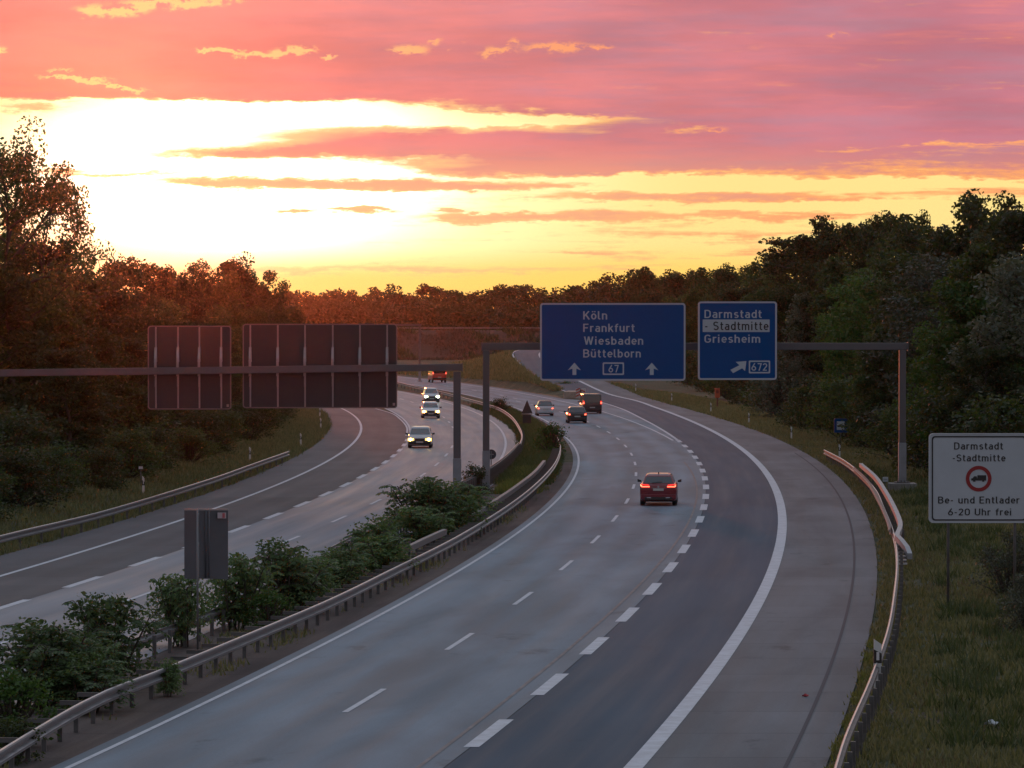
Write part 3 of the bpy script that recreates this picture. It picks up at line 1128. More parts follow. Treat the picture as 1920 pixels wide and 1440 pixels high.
GY = 216.6
s1 = Sign('direction_sign', 'large blue motorway sign listing Köln, Frankfurt, Wiesbaden and Büttelborn with two arrows', 'road sign', 1013, 568.5, 1285, 713.5, GY, M_BLUE_SIGN, M_FRAME, .16, .085, 'blue signs on the gantry')
for s, a, b, t, z in (('Köln', 1093.7, 1138, 583.5, 599), ('Frankfurt', 1093.7, 1189.5, 607, 622.3), ('Wiesbaden', 1095, 1205.5, 631, 646.3), ('Büttelborn', 1093.7, 1201, 655, 670.2)):
    s1.text(s, a, b, t, z, M_TEXTW)
s1.shape('arrow', arrow_up(1077, 680, 703, 12.5), M_TEXTW)
s1.shape('arrow', arrow_up(1222, 680, 703, 12.5), M_TEXTW)
s1.shield(1130, 679.5, 1170, 703, '67', 1141, 1159)
s2 = Sign('exit_sign', 'smaller blue exit sign for Darmstadt and Griesheim with a slanting arrow', 'road sign', 1309, 565.5, 1456.5, 712, GY, M_BLUE_SIGN, M_FRAME, .16, .085, 'blue signs on the gantry')
s2.text('Darmstadt', 1321, 1427.5, 581, 596.3, M_TEXTW)
s2.shape('white_field', rrect(1317.5, 599, 1443, 622.5, 1.0, 2), M_SIGNPALE, -.006, -.002)
s2.text('- Stadtmitte', 1321, 1440, 603, 619, M_BLACK).location.y = -.0068
s2.text('Griesheim', 1321, 1425.5, 627.5, 642.6, M_TEXTW)
_d = [(1399.5, 677), (1397, 695.5), (1391.5, 690.5), (1374.5, 699.5), (1369.5, 693.5), (1386.5, 684.8), (1379.5, 678.5)]
s2.shape('arrow', _d, M_TEXTW)
s2.shield(1404, 676, 1444, 700, '672', 1409, 1438)

s3 = Sign('prohibition_sign', 'white sign closing the Darmstadt-Stadtmitte road to lorries, with a red ring, on two posts', 'road sign', 1742, 813, 1929, 980, 128.5, M_SIGNWHITE, M_SIGNWHITE, .14, .03)
s3.ring('black_border', rrect(1747, 817.5, 1924, 976, 6), rrect(1749.4, 820, 1921.6, 973.6, 5), M_BLACK, -.014, .001)
s3.text('Darmstadt', 1789, 1880, 829.5, 842.8, M_BLACK)
s3.text('-Stadtmitte', 1785.5, 1884.5, 852, 865, M_BLACK)
s3.text('Be- und Entlader', 1759, 1911, 931, 944, M_BLACK)
s3.text('6-20 Uhr frei', 1777.5, 1896, 953.5, 966.3, M_BLACK)
_c = lambda r, n=36: [(1835 + r * math.cos(2 * math.pi * k / n), 897.5 + r * math.sin(2 * math.pi * k / n)) for k in range(n)]
s3.ring('red_ring', _c(24.2), _c(17.4), M_RED)
s3.shape('lorry_symbol', [(1832.5, 891), (1849, 891), (1849, 901), (1845.5, 901), (1845.5, 903.2), (1841.5, 903.2), (1841.5, 901), (1829, 901), (1829, 903.2), (1824.5, 903.2), (1824.5, 901), (1821, 901), (1821, 897), (1824, 896.4), (1826, 893), (1831, 893), (1832.5, 898)], M_BLACK)
for px in (1778, 1903):
    p = at(px, 975, 128.58)
    MB().tube([(p.x - s3.c.x, .1, p.z - s3.c.z + 2.4), (p.x - s3.c.x, .1, H(p.x, 128.6) - s3.c.z - .2)], .045, 10).build('post', M_GALVDULL, s3.o)


def back_sign(label, px0, px1, py0, py1, ribs, Y, group):
    s = Sign('gantry_sign', label, 'road sign', px0, py0, px1, py1, Y, M_BACK, mat('sign_edge', (.17, .145, .145), .45, .4), .16, .05, group)
    zb = at(960, 689, Y).z - s.c.z
    for px in ribs:
        x, _ = s.loc(px, 700)
        mb = MB()
        mb.box((x, -.05, (s.a[1] + s.b[1]) / 2), (.075, .10, s.b[1] - s.a[1] - .12))
        mb.build('rib', M_RIB, s.o)
        mb = MB()
        mb.loft([[(x - .06, -.10, zb + 1.05), (x + .06, -.10, zb + 1.05), (x + .06, -.17, zb + 1.05), (x - .06, -.17, zb + 1.05)],
                 [(x - .07, -.10, zb + .3), (x + .07, -.10, zb + .3), (x + .07, -.40, zb + .3), (x - .07, -.40, zb + .3)]])
        mb.box((x, -.36, zb), (.13, .06, .9))
        mb.box((x, -.14, zb - .75), (.09, .12, .5))
        mb.build('bracket', M_RIB, s.o)
    for px in (px1 - 6,):
        x, z = s.loc(px, py1 - 7)
        MB().box((x, -.01, z), (.12, .02, .14)).build('sticker', M_RIB, s.o)
    return s


LGY = 208.0
back_sign('smaller dark sign back with four ribs on the left gantry', 277.5, 433, 611, 767.5, (292.5, 334, 374, 415), LGY + .4, 'sign backs on the left gantry')
back_sign('larger dark sign back with six ribs on the left gantry', 455.5, 744.5, 607.5, 765, (469.5, 521, 572, 624, 675, 726), LGY + .4, 'sign backs on the left gantry')


def gantry(label, xl, xr, Y, zl, zr, th, posts, skew=0.0):
    o = thing('sign_gantry', label, 'gantry', (posts[0][0], Y, posts[0][1]))
    inv = Vector(o.location)
    h = th / 2
    secs = []
    for x, z in ((xl, zl), (xr, zr)):
        secs.append([Vector((x, Y + skew * (x - xr) + a, z + b)) - inv for a, b in ((-h, -h), (h, -h), (h, h), (-h, h))])
    MB().loft(secs).build('beam', M_GANTRY, o, bevel=.02)
    mb = MB()
    for x, z, e in ((xl, zl, -1), (xr, zr, 1)):
        mb.box(Vector((x + e * .015, Y + skew * (x - xr), z)) - inv, (.05, th + .08, th + .08))
    mb.build('end_plate', M_GANTRY, o)
    for x, zg, zlow, ztop, w in posts:
        yp = Y + skew * (x - xr)
        c = Vector((x, yp, 0)) - inv
        MB().box((c.x, c.y, (zlow + ztop) / 2 - inv.z), (w, w, ztop - zlow)).build('post', M_GANTRY, o, bevel=.025)
        MB().box((c.x, c.y, (zg + zlow) / 2 - inv.z), (w + .05, w + .05, zlow - zg)).build('post_foot', M_GANTRYLOW, o, bevel=.025)
        mb = MB().box((c.x, c.y, zg + .03 - inv.z), (w + .45, w + .45, .06))
        for k in range(4):
            mb.box((c.x - .27 + .18 * k, c.y - w / 2 - .15, zg + .10 - inv.z), (.07, .07, .12))
        mb.build('base_plate', M_GALVDULL, o)
    return o


# right gantry (over the lanes going away)
zt = at(960, 649.5, 218).z
xl, xr = at(911.5, 650, 218).x, at(1692, 650, 218).x
g1 = gantry('grey gantry carrying the two blue signs over the lanes going away', xl - .22, xr + .28, 218.0, zt, zt, .38,
            [(xl, .06, at(911, 845, 218).z, zt - .2, .36), (xr, .42, at(1692, 830, 218).z, zt - .2, .36)])
MB().box((xr - g1.location.x, .0, -.13 - g1.location.z), (1.45, 1.45, 1.1)).build('foundation', M_CONC, g1, bevel=.03)
MB().box((xl - g1.location.x, 0, -.03), (1.5, 1.5, .14)).build('foundation', M_CONC, g1, bevel=.02)
# hangers between beam and blue signs
for s in (s1, s2):
    mb = MB()
    n = 4 if s is s1 else 3
    for k in range(n):
        x = s.a[0] + (k + .5) * (s.b[0] - s.a[0]) / n
        mb.box((x, .10, (s.a[1] + s.b[1]) / 2), (.08, .10, s.b[1] - s.a[1] - .2))
        mb.box((x, .62, zt - s.c.z + .24), (.08, 1.1, .08))
    mb.build('hanger', M_GALVDULL, s.o)
# left gantry (over the oncoming lanes)
zt = at(960, 689, LGY).z
xr_ = at(857, 689, LGY).x
xb = at(-190, 697, LGY + 1).x
g2 = gantry('grey gantry with sign backs over the oncoming lanes, its post among the median bushes', xb, xr_ + .25, LGY, at(-190, 702, LGY).z, at(857, 688.5, LGY).z, .36,
            [(xr_, .0, at(857, 859, LGY).z, at(857, 690, LGY).z - .18, .38), (xb + .3, H(xb, LGY), 2.6 + H(xb, LGY), 6.3, .38)])
# far gantry
fg = at(787, 715, 606)
gantry('thin far gantry over the oncoming lanes in front of the embankment', fg.x - 21, fg.x + .2, 606.0, at(787, 609, 606).z, at(787, 609.5, 606).z, .30,
       [(fg.x, -.03, 2.2, at(787, 610, 606).z - .15, .30), (fg.x - 20.5, -.03, 2.2, at(787, 610, 606).z - .15, .30)])


# ------------------------------------------------------------------ small roadside furniture
def variable_sign():
    Y = 112.0
    c = at(386, 1087, Y)
    b = H(c.x, Y)
    o = thing('folding_sign', 'dark grey folding sign seen from behind, on a pole among the median bushes', 'road sign', (at(371, 1087, Y).x, Y, b))
    inv = Vector(o.location)
    P = lambda px, py, d=0: at(px, py, Y + d) - inv
    m = mat('grey_sign_back', (.085, .088, .100), .5, .2, var=.12, vscale=1.2)
    for a, bq, da, db, nm in ((345.5, 372.5, .30, -.05, 'panel'), (373, 427.5, -.05, .38, 'panel')):
        q = [P(a, 1085, da), P(bq, 1086, db), P(bq, 956, db), P(a, 956, da)]
        MB().loft([[v for v in q], [v + Vector((0, .05, 0)) for v in q]]).build(nm, m, o)
        MB().loft([[P(a, 957.5, da) + Vector((0, -.01, 0)), P(bq, 957.5, db) + Vector((0, -.01, 0)), P(bq, 954.5, db) + Vector((0, -.01, 0)), P(a, 954.5, da) + Vector((0, -.01, 0))],
                   [P(a, 957.5, da) + Vector((0, .07, 0)), P(bq, 957.5, db) + Vector((0, .07, 0)), P(bq, 954.5, db) + Vector((0, .07, 0)), P(a, 954.5, da) + Vector((0, .07, 0))]]).build('rim', M_RIB, o)
    for px in (386, 392):
        MB().tube([P(px, 957, .02), P(px, 1084, .02)], .018, 6).build('fold', m, o)
    MB().tube([(0, -.09, -.1), (0, -.09, 4.0)], .028, 10).build('pole', mat('pole_steel', (.16, .16, .165), .5, .4), o)
    q = [P(408, 972, .18), P(424, 972, .31), P(424, 961, .31), P(408, 961, .18)]
    MB().loft([[v + Vector((0, -.018, 0)) for v in q], [v for v in q]]).build('sticker', mat('pale_sticker', (.42, .36, .38), .6), o)
    q = [P(417, 971, .25), P(423, 971, .31), P(423, 962, .31), P(417, 962, .25)]
    MB().loft([[v + Vector((0, -.024, 0)) for v in q], [v + Vector((0, -.019, 0)) for v in q]]).build('red_print', mat('faded_red', (.42, .09, .10), .6), o)


variable_sign()


def blue_sign():
    Y = 292
    s = Sign('information_sign', 'small square blue sign with a white symbol at the edge of the right wood', 'road sign', 1564, 785, 1588.5, 811, Y, M_BLUE_SIGN, mat('blue_edge', (.02, .07, .20), .5), .05, .03)
    s.shape('white_symbol', [(1569, 790), (1583.5, 790), (1583.5, 806), (1569, 806)], M_TEXTW)
    s.shape('dark_symbol', [(1570, 797), (1582.5, 797), (1582.5, 800.5), (1570, 800.5)], M_BLACK, -.014, -.0105)
    z0 = H(s.c.x, Y)
    MB().tube([(0, .08, z0 - s.c.z - .1), (0, .08, .5)], .035, 8).build('post', M_GALVDULL, s.o)


blue_sign()


def emergency_post():
    Y = 425
    c = at(1345, 772, Y)
    z = H(c.x, Y)
    o = thing('emergency_post', 'small orange emergency call post in front of the right wood', 'emergency phone', (c.x, Y, z))
    mo = mat('orange_paint', (.42, .07, .025), .5)
    MB().box((0, 0, .55), (.16, .16, 1.1)).build('column', mat('dull_red_brown', (.12, .04, .03), .6), o, bevel=.02)
    MB().box((0, 0, 1.55), (.52, .34, .95)).build('housing', mo, o, bevel=.05)
    MB().box((0, -.178, 1.72), (.26, .01, .3)).build('speaking_panel', mat('dark_red', (.20, .03, .02), .5), o)
    MB().box((0, 0, 2.06), (.58, .40, .07)).build('cap', mo, o, bevel=.02)


emergency_post()


def km_board():
    Y = 219
    c = at(1660, 940, Y)
    z = H(c.x, Y)
    o = thing('distance_board', 'small white board on a post beside the foot of the right gantry', 'marker', (c.x, Y, z))
    top = at(1660, 899, Y).z - z
    MB().box((0, 0, top), (.30, .05, .26)).build('board', M_SIGNWHITE, o, bevel=.015)
    MB().box((0, -.028, top), (.20, .004, .03)).build('print', mat('grey_print', (.2, .2, .22), .6), o)
    MB().tube([(0, .05, -.1), (0, .05, top)], .025, 8).build('post', M_GALVDULL, o)


km_board()


def sign_back_triangle():
    Y = 346
    c = at(988, 800, Y)
    z = H(c.x, Y)
    o = thing('warning_sign', 'triangular warning sign seen from behind with a plate below, in the median grass', 'road sign', (c.x, Y, z))
    inv = Vector(o.location)
    L = lambda px, py: ((at(px, py, Y) - inv).x, (at(px, py, Y) - inv).z)
    m = mat('black_sign_back', (.030, .024, .028), .5)
    MB().prism([L(978, 775), L(998.5, 775), L(988.3, 750)], yy(0), yy(.04)).build('triangle', m, o)
    MB().prism([L(980, 794), L(996, 794), L(996, 777.5), L(980, 777.5)], yy(0), yy(.04)).build('plate', m, o)
    MB().prism([L(978, 776.8), L(998.5, 776.8), L(998.5, 775.4), L(978, 775.4)], yy(-.03), yy(-.005)).build('bracket', M_RIB, o)
    MB().tube([(0, .07, -.2), (0, .07, L(988, 756)[1])], .035, 8).build('pole', M_GALVDULL, o)


sign_back_triangle()


def round_sign_back():
    Y = 242
    c = at(921, 852, Y)
    z = H(c.x, Y)
    o = thing('speed_sign', 'round sign seen from behind, half hidden by the gantry post', 'road sign', (c.x, Y, z))
    h = c.z - z
    MB().prism([(.30 * math.cos(k * math.pi / 14), h + .30 * math.sin(k * math.pi / 14)) for k in range(28)], yy(0), yy(.04)).build('disc', mat('dark_sign_back', (.045, .043, .055), .5, .2), o)
    MB().tube([(0, -.05, -.1), (0, -.05, h + .2)], .03, 8).build('pole', M_GALVDULL, o)
    MB().box((0, -.03, h), (.3, .03, .05)).build('bracket', M_RIB, o)


round_sign_back()


def delineator_proto():
    o = thing('delineator_post', '', 'marker post')
    prof = lambda w, d: [(-w, -d), (w, -d), (w * .7, d), (-w * .7, d)]
    mw = mat('white_plastic', (.55, .56, .56), .5)
    secs = lambda zs: [[(x, y, z) for x, y in prof(.062, .05)] for z in zs]
    MB().loft(secs((-.1, .55))).build('post', mw, o)
    MB().loft([[(x, y, .55) for x, y in prof(.064, .052)], [(x, y, .82 - .08 * (x > 0)) for x, y in prof(.064, .052)]]).build('black_band', mat('black_plastic', (.02, .02, .022), .5), o)
    MB().loft([[(x, y, .82 - .08 * (x > 0)) for x, y in prof(.062, .05)], [(x, y, 1.02 - .10 * (x > 0)) for x, y in prof(.062, .05)]]).build('cap', mw, o)
    MB().box((0, -.054, .69), (.045, .008, .16)).build('reflector', mat('reflector', (.6, .6, .62), .25), o)
    return o


DEL = [((1192, 735), 'tiny white marker post farthest along the right verge, below the big blue sign'),
       ((1259.5, 754), 'white marker post on the right verge, below the right end of the big blue sign'),
       ((1333, 774), 'white marker post on the right verge beside the orange emergency post'),
       ((1404, 795), 'white marker post on the right verge below the smaller blue sign'),
       ((1484, 824), 'white marker post in the grass just before the right guardrail begins'),
       ((1574, 861), 'white marker post behind the right guardrail, under the small square blue sign'),
       ((601.5, 806), 'white marker post on the left grass at the bend, tallest beside the slip road'),
       ((600, 784), 'dark little marker post farthest along the left bend, at the sign back edge'),
       ((564, 838), 'white marker post on the left grass past the end of the left guardrail'),
       ((469, 868), 'marker post behind the left guardrail, near its far end'),
       ((269, 930), 'marker post behind the left guardrail, nearest to the viewer on that side')]
dproto = None
for (px, py), lab in DEL:
    p = gnd(px, py)
    if dproto is None:
        dproto = delineator_proto()
        dproto.location = p
        tag(dproto, lab, 'marker post', 'white marker posts along the verges')
    else:
        dup(dproto, p, random.uniform(-.2, .2), None, lab, 'white marker posts along the verges')
p = flat(1637, 1297, .0)
rx = float(curve([(y, x) for x, y in RRO])(100.5))
d = dup(dproto, (rx + .12, 100.5, H(rx, 100.5) + .02), .15, (1.55, 1.55, 1.28), 'white and black marker post clipped to the near right guardrail', 'white marker posts along the verges')
p = gnd(264, 930)
o = thing('hectometre_plate', 'small pale plate on a thin post in the left vegetation behind the rail', 'marker', at(264, 905, 214) * 1.0)
o.location.z = H(o.location.x, 214)
zt_ = at(264, 877, 214).z - o.location.z
MB().box((0, 0, zt_), (.22, .03, .14)).build('plate', M_SIGNWHITE, o)
MB().tube([(0, .03, -.1), (0, .03, zt_)], .02, 6).build('post', M_GALVDULL, o)


def attenuator():
    o = thing('crash_cushion', 'low concrete crash cushion with red and white chevron boards at the exit nose', 'crash cushion', (7.0, 474, -.02), math.radians(-6))
    mb = MB()
    mc = mat('pale_concrete', (.36, .28, .23), .8, var=.2)
    mb.loft([[(-1.05, y, 0), (.75, y, 0), (.6, y, .85), (-.9, y, .85)] for y in (0, 5.5)])
    mb.build('block', mc, o, bevel=.04)
    for x, a in ((.75, .35), (1.4, -.35)):
        b = MB().box((x, -.3, .62), (.5, .06, 1.15), a)
        b.build('board', mat('board_white', (.5, .47, .45), .5), o)
        for k in range(3):
            q = MB()
            s = 1 if a > 0 else -1
            z = .2 + .36 * k
            q.add([(x - .24, -.345 - .24 * math.sin(a), z), (x + .24, -.345 + .24 * math.sin(a), z + .22 * s), (x + .24, -.345 + .24 * math.sin(a), z + .16 + .22 * s), (x - .24, -.345 - .24 * math.sin(a), z + .16)], [(0, 1, 2, 3)])
            q.build('stripe', mat('board_red', (.45, .05, .03), .5), o)
    MB().box((1.05, 0, .9), (.5, .3, .4)).build('bin', mat('dark_plastic', (.03, .03, .03), .6), o, bevel=.04)


attenuator()


def litter(name, label, loc, s, m):
    r = random.Random(5)
    mb = MB().sphere((0, 0, s * .3), (s, s * .7, s * .4), 9, 6)
    mb.v = [(x + r.uniform(-.3, .3) * s, y + r.uniform(-.3, .3) * s, max(0, z + r.uniform(-.2, .3) * s)) for x, y, z in mb.v]
    mb.s = [False] * len(mb.s)
    tag(mb.build(name, m, None, loc), label, 'litter')


litter('plastic_bag', 'crumpled pale plastic bag lying in the right verge grass', gnd(1858, 1370) + Vector((0, 0, .12)), .14, mat('pale_plastic', (.5, .53, .56), .45))
litter('paper_scrap', 'small white scrap at the grass edge by the concrete shoulder', flat(1603, 1310, -.02), .06, mat('paper', (.5, .5, .48), .8))
litter('red_scrap', 'small red scrap lying on the concrete shoulder', flat(1510, 1306, .005), .075, mat('red_rag', (.35, .03, .04), .7))


# ------------------------------------------------------------------ vehicles
M_TYRE = mat('tyre_rubber', (.012, .012, .013), .8)
M_RIM = mat('wheel_rim', (.25, .25, .27), .35, .8)
M_TRIM = mat('black_trim', (.014, .014, .016), .5)
M_GLASS = mat('window_glass', (.012, .016, .02), .05, .0, 1.0)
M_UNDER = mat('underbody', (.008, .008, .009), .9)
M_PLATE = mat('number_plate', (.42, .42, .40), .5)
M_TAIL = mat('tail_lamp', (.25, .008, .01), .3, emit=(1.0, .035, .02), estr=1.1)
M_TAILHOT = mat('tail_light_bar', (.4, .02, .02), .3, emit=(1.0, .16, .08), estr=4.0)
M_HEADW = mat('headlamp_warm', (.9, .8, .6), .3, emit=(1.0, .60, .17), estr=22)
M_HEADC = mat('headlamp_cool', (.9, .9, .8), .3, emit=(.92, 1.0, .80), estr=60)
M_CHROME = mat('chrome', (.5, .5, .52), .2, .9)


def car(label, loc, rz, W=1.82, L=4.4, Ht=1.6, belt=.98, kind='hatch', paint=None, tail=True, head=None, group=None, name='passenger_car', cat='car', roofpaint=None, clearance=.2, fine=False, plate=True, rails=False):
    """car with its nose towards +y; origin on the road below its middle"""
    o = thing(name, label, cat, loc, rz, group)
    hw = W / 2
    r, f = -L / 2, L / 2
    tall = kind in ('van', 'box')
    hood = {'hatch': .95, 'suv': 1.05, 'mini': .72, 'van': .55, 'box': .5}[kind]
    # side profile: (y, z) of the deck line along the length
    deck_f = belt - .08

    def sec(y, w, zb, zt_):
        return [(-w * .86, y, zb), (-w * .98, y, zb + .10), (-w, y, zb + (zt_ - zb) * .55), (-w * .985, y, zt_ - .10), (-w * .90, y, zt_),
                (w * .90, y, zt_), (w * .985, y, zt_ - .10), (w, y, zb + (zt_ - zb) * .55), (w * .98, y, zb + .10), (w * .86, y, zb)]
    c = clearance
    st = [(r, hw * .90, c + .14, belt - .10), (r + .07, hw * .955, c + .06, belt - .02), (r + .25, hw * .99, c, belt), (r + 1.1, hw, c - .02, belt),
          (0, hw, c - .02, belt), (f - hood - .15, hw, c - .02, belt), (f - hood * .55, hw * .99, c - .02, deck_f), (f - .30, hw * .96, c, deck_f - .10),
          (f - .09, hw * .90, c + .03, deck_f - .20), (f, hw * .80, c + .12, deck_f - .34)]
    MB().loft([sec(*s) for s in st], smooth=True).build('body', paint, o, bevel=.02)
    # cabin
    dims = {'hatch': (r + .12, r + .62, f - hood - .95, f - hood + .02), 'suv': (r + .10, r + .55, f - hood - .95, f - hood + .05),
            'mini': (r + .14, r + .75, f - hood - .85, f - hood + .05), 'van': (r + .03, r + .14, f - hood - .75, f - hood + .15), 'box': (r + .02, r + .05, f - hood - .5, f - hood + .2)}[kind]
    rb, rt, ft, fb = dims
    wb, wt = hw * ({'suv': .86, 'hatch': .90, 'mini': .90}.get(kind, .97)), hw * ({'suv': .66, 'hatch': .72, 'mini': .66}.get(kind, .90))
    zb_, zr = belt - .02, Ht
    base = lambda z: (z - zb_) / (zr - zb_)

    def cab(z, inset=0.0):
        t = base(z)
        w = wb + (wt - wb) * t + inset
        return w, rb + (rt - rb) * t, fb + (ft - fb) * t
    secs = []
    for z in (zb_, zb_ + (zr - zb_) * .5, zr - .10, zr - .03, zr + .0):
        w, ya, yb = cab(min(z, zr))
        sh = {0: 0, 1: 0}.get(0)
        k = 0.0 if z < zr - .05 else (.05 if z < zr - .01 else .16)
        w2, ya2, yb2 = w - k * .9, ya + k * .8, yb - k * .9
        secs.append([(-w2, ya2, z), (w2, ya2, z), (w2, yb2, z), (-w2, yb2, z)])
    MB().loft(secs).build('cabin', roofpaint or paint, o, bevel=.04)

    def quad(nm, m, a, off_):
        q = MB()
        nrm = (Vector(a[1]) - Vector(a[0])).cross(Vector(a[3]) - Vector(a[0])).normalized() * off_
        q.loft([[Vector(v) + nrm for v in a], [Vector(v) - nrm * .5 for v in a]])
        return q.build(nm, m, o, bevel=.006)
    z0, z1 = zb_ + .06, zr - .13
    w0, a0, b0 = cab(z0)
    w1, a1, b1 = cab(z1)
    quad('rear_window', M_GLASS, [(-w0 * .90, a0, z0), (w0 * .90, a0, z0), (w1 * .90, a1, z1), (-w1 * .90, a1, z1)], .012)
    quad('windscreen', M_GLASS, [(w0 * .92, b0, z0), (-w0 * .92, b0, z0), (-w1 * .92, b1, z1), (w1 * .92, b1, z1)], .012)
    for s in (-1, 1):
        q = [(s * w0, a0 + .28, z0), (s * w0, b0 - .30, z0), (s * w1, b1 - .10, z1), (s * w1, a1 + .20, z1)]
        quad('side_window', M_GLASS, q if s > 0 else q[::-1], .010)
        # wing mirror
        ym = fb - .45
        MB().loft([[(s * (hw - .02), ym, belt - .02), (s * (hw - .02), ym + .12, belt - .02), (s * (hw - .02), ym + .12, belt + .07), (s * (hw - .02), ym, belt + .07)],
                   [(s * (hw + .17), ym - .02, belt - .01), (s * (hw + .17), ym + .10, belt - .01), (s * (hw + .17), ym + .10, belt + .14), (s * (hw + .17), ym - .02, belt + .14)]]).build('wing_mirror', M_TRIM, o, bevel=.02)
    # wheels
    rw = .33 if kind not in ('mini',) else .29
    if kind == 'suv': rw = .36
    for s in (-1, 1):
        for yw in (r + .82, f - .85):
            xo = s * (hw - .02)
            wh = MB()
            ring = [[(xo - s * .24, yw + rr * math.cos(t), rw + rr * math.sin(t)), ] for rr in (1,) for t in (0,)]
            n = 20
            prof = [(-.23, rw * .80), (-.21, rw), (-.03, rw), (0, rw * .92), (.0, rw * .64)]
            secs = [[(xo + s * dx, yw + rr * math.cos(2 * math.pi * k / n), rw + rr * math.sin(2 * math.pi * k / n)) for k in range(n)] for dx, rr in prof]
            wh.loft(secs, smooth=True)
            w_ = wh.build('wheel', M_TYRE, o)
            rm = MB()
            rm.loft([[(xo + s * dx, yw + rr * math.cos(2 * math.pi * k / n), rw + rr * math.sin(2 * math.pi * k / n)) for k in range(n)] for dx, rr in ((-.05, rw * .62), (.004, rw * .62), (.012, rw * .2))])
            rm.build('rim', M_RIM, w_)
    # underside, bumpers
    MB().box((0, 0, c + .02), (W * .86, L * .9, .12)).build('underbody', M_UNDER, o)
    MB().loft([[(-hw * .93, r - .03, c + .10), (hw * .93, r - .03, c + .10), (hw * .93, r - .03, c + .34), (-hw * .93, r - .03, c + .34)],
               [(-hw * .985, r + .32, c + .06), (hw * .985, r + .32, c + .06), (hw * .985, r + .32, c + .34), (-hw * .985, r + .32, c + .34)]]).build('rear_bumper', M_TRIM if kind in ('van', 'box') else paint, o, bevel=.03)
    fbz = c + .06
    MB().loft([[(-hw * .84, f + .025, fbz), (hw * .84, f + .025, fbz), (hw * .84, f + .025, fbz + .26), (-hw * .84, f + .025, fbz + .26)],
               [(-hw * .955, f - .30, fbz), (hw * .955, f - .30, fbz), (hw * .955, f - .30, fbz + .26), (-hw * .955, f - .30, fbz + .26)]]).build('front_bumper', M_TRIM, o, bevel=.03)
    # rear lamps
    if tail:
        for s in (-1, 1):
            if tall:
                zc_, hh, x0, x1 = belt + .05, .34, hw * .80, hw * .97
                yl = r - .005
                t_ = MB().box((s * (x0 + x1) / 2, yl, zc_), (x1 - x0, .06, hh)).build('tail_light', M_TAIL, o, bevel=.01)
                MB().box((s * (x0 + x1) / 2, yl - .035, zc_ - .03), (x1 - x0 - .05, .012, .13)).build('lamp', M_TAILHOT, t_)
            elif fine:
                zc_ = belt - .10
                q = [(s * hw * .44, r - .012, zc_ - .06), (s * hw * .93, r + .02, zc_ - .03), (s * hw * .95, r + .06, zc_ + .11), (s * hw * .50, r + .03, zc_ + .08)]
                t_ = MB().loft([q, [(x, y + .10, z) for x, y, z in q]]).build('tail_light', M_TAIL, o, bevel=.01)
                MB().box((s * hw * .68, r - .018, zc_ - .025), (hw * .42, .02, .038)).build('light_bar', M_TAILHOT, t_)
                MB().box((s * hw * .90, r + .008, zc_ + .02), (hw * .05, .03, .10)).build('light_bar', M_TAILHOT, t_)
            else:
                zc_ = belt - .14 if kind != 'mini' else belt - .2
                q = [(s * hw * .66, r - .012, zc_ - .09), (s * hw * .94, r + .03, zc_ - .07), (s * hw * .94, r + .05, zc_ + .11), (s * hw * .72, r + .02, zc_ + .11)]
                t_ = MB().loft([q, [(x, y + .10, z) for x, y, z in q]]).build('tail_light', M_TAIL, o, bevel=.01)
                MB().box((s * hw * .80, r - .008, zc_), (hw * .17, .03, .10)).build('lamp', M_TAILHOT, t_)
    if plate:
        MB().box((0, r - .035, c + .42 if kind != 'suv' else belt - .27), (.52, .02, .11)).build('number_plate', M_PLATE, o)
    if head:
        for s in (-1, 1):
            zc_ = deck_f - .26
            q = [(s * hw * .44, f + .005, zc_ - .13), (s * hw * .96, f - .11, zc_ - .12), (s * hw * .96, f - .15, zc_ + .11), (s * hw * .48, f - .03, zc_ + .10)]
            t_ = MB().loft([q, [(x, y - .12, z) for x, y, z in q]]).build('headlight', mat('lamp_glow_' + head.name, (.3, .25, .15), .2, emit=(1.0, .62, .13) if head is M_HEADW else (.85, 1.0, .55), estr=2.6), o)
            n = 14
            MB().loft([[(s * hw * .74 + rr * math.cos(2 * math.pi * k / n), f + yy_, zc_ + rr * .9 * math.sin(2 * math.pi * k / n)) for k in range(n)] for rr, yy_ in ((.12, -.10), (.12, -.01), (.06, .02))], smooth=True).build('lamp', head, t_)
        MB().box((0, f - .0, c + .42), (W * .40, .10, .16)).build('grille', M_TRIM, o)
        MB().box((0, f + .035, c + .24), (.52, .02, .11)).build('number_plate', M_PLATE, o)
    if fine:
        MB().box((0, r - .03, c + .13), (W * .72, .05, .15)).build('diffuser', M_TRIM, o, bevel=.01)
        for s in (-1, 1):
            MB().box((s * hw * .50, r - .045, c + .17), (.22, .05, .05)).build('exhaust_tip', M_CHROME, o, bevel=.01)
        MB().loft([[(-.035, rt + .25, Ht), (.035, rt + .25, Ht), (.035, rt + .48, Ht), (-.035, rt + .48, Ht)], [(-.012, rt + .18, Ht + .10), (.012, rt + .18, Ht + .10), (.012, rt + .25, Ht + .10), (-.012, rt + .25, Ht + .10)]]).build('antenna', M_TRIM, o)
        MB().loft([[(-wt * .86, rt - .10, Ht - .12), (wt * .86, rt - .10, Ht - .12), (wt * .84, rt + .25, Ht - .02), (-wt * .84, rt + .25, Ht - .02)],
                   [(-wt * .86, rt - .10, Ht - .09), (wt * .86, rt - .10, Ht - .09), (wt * .84, rt + .25, Ht + .012), (-wt * .84, rt + .25, Ht + .012)]]).build('roof_spoiler', paint, o, bevel=.01)
        MB().tube([(-.32, a0 - .03, z0 + .02), (.18, a0 + .02, z0 + .10)], .012, 6).build('wiper', M_TRIM, o)
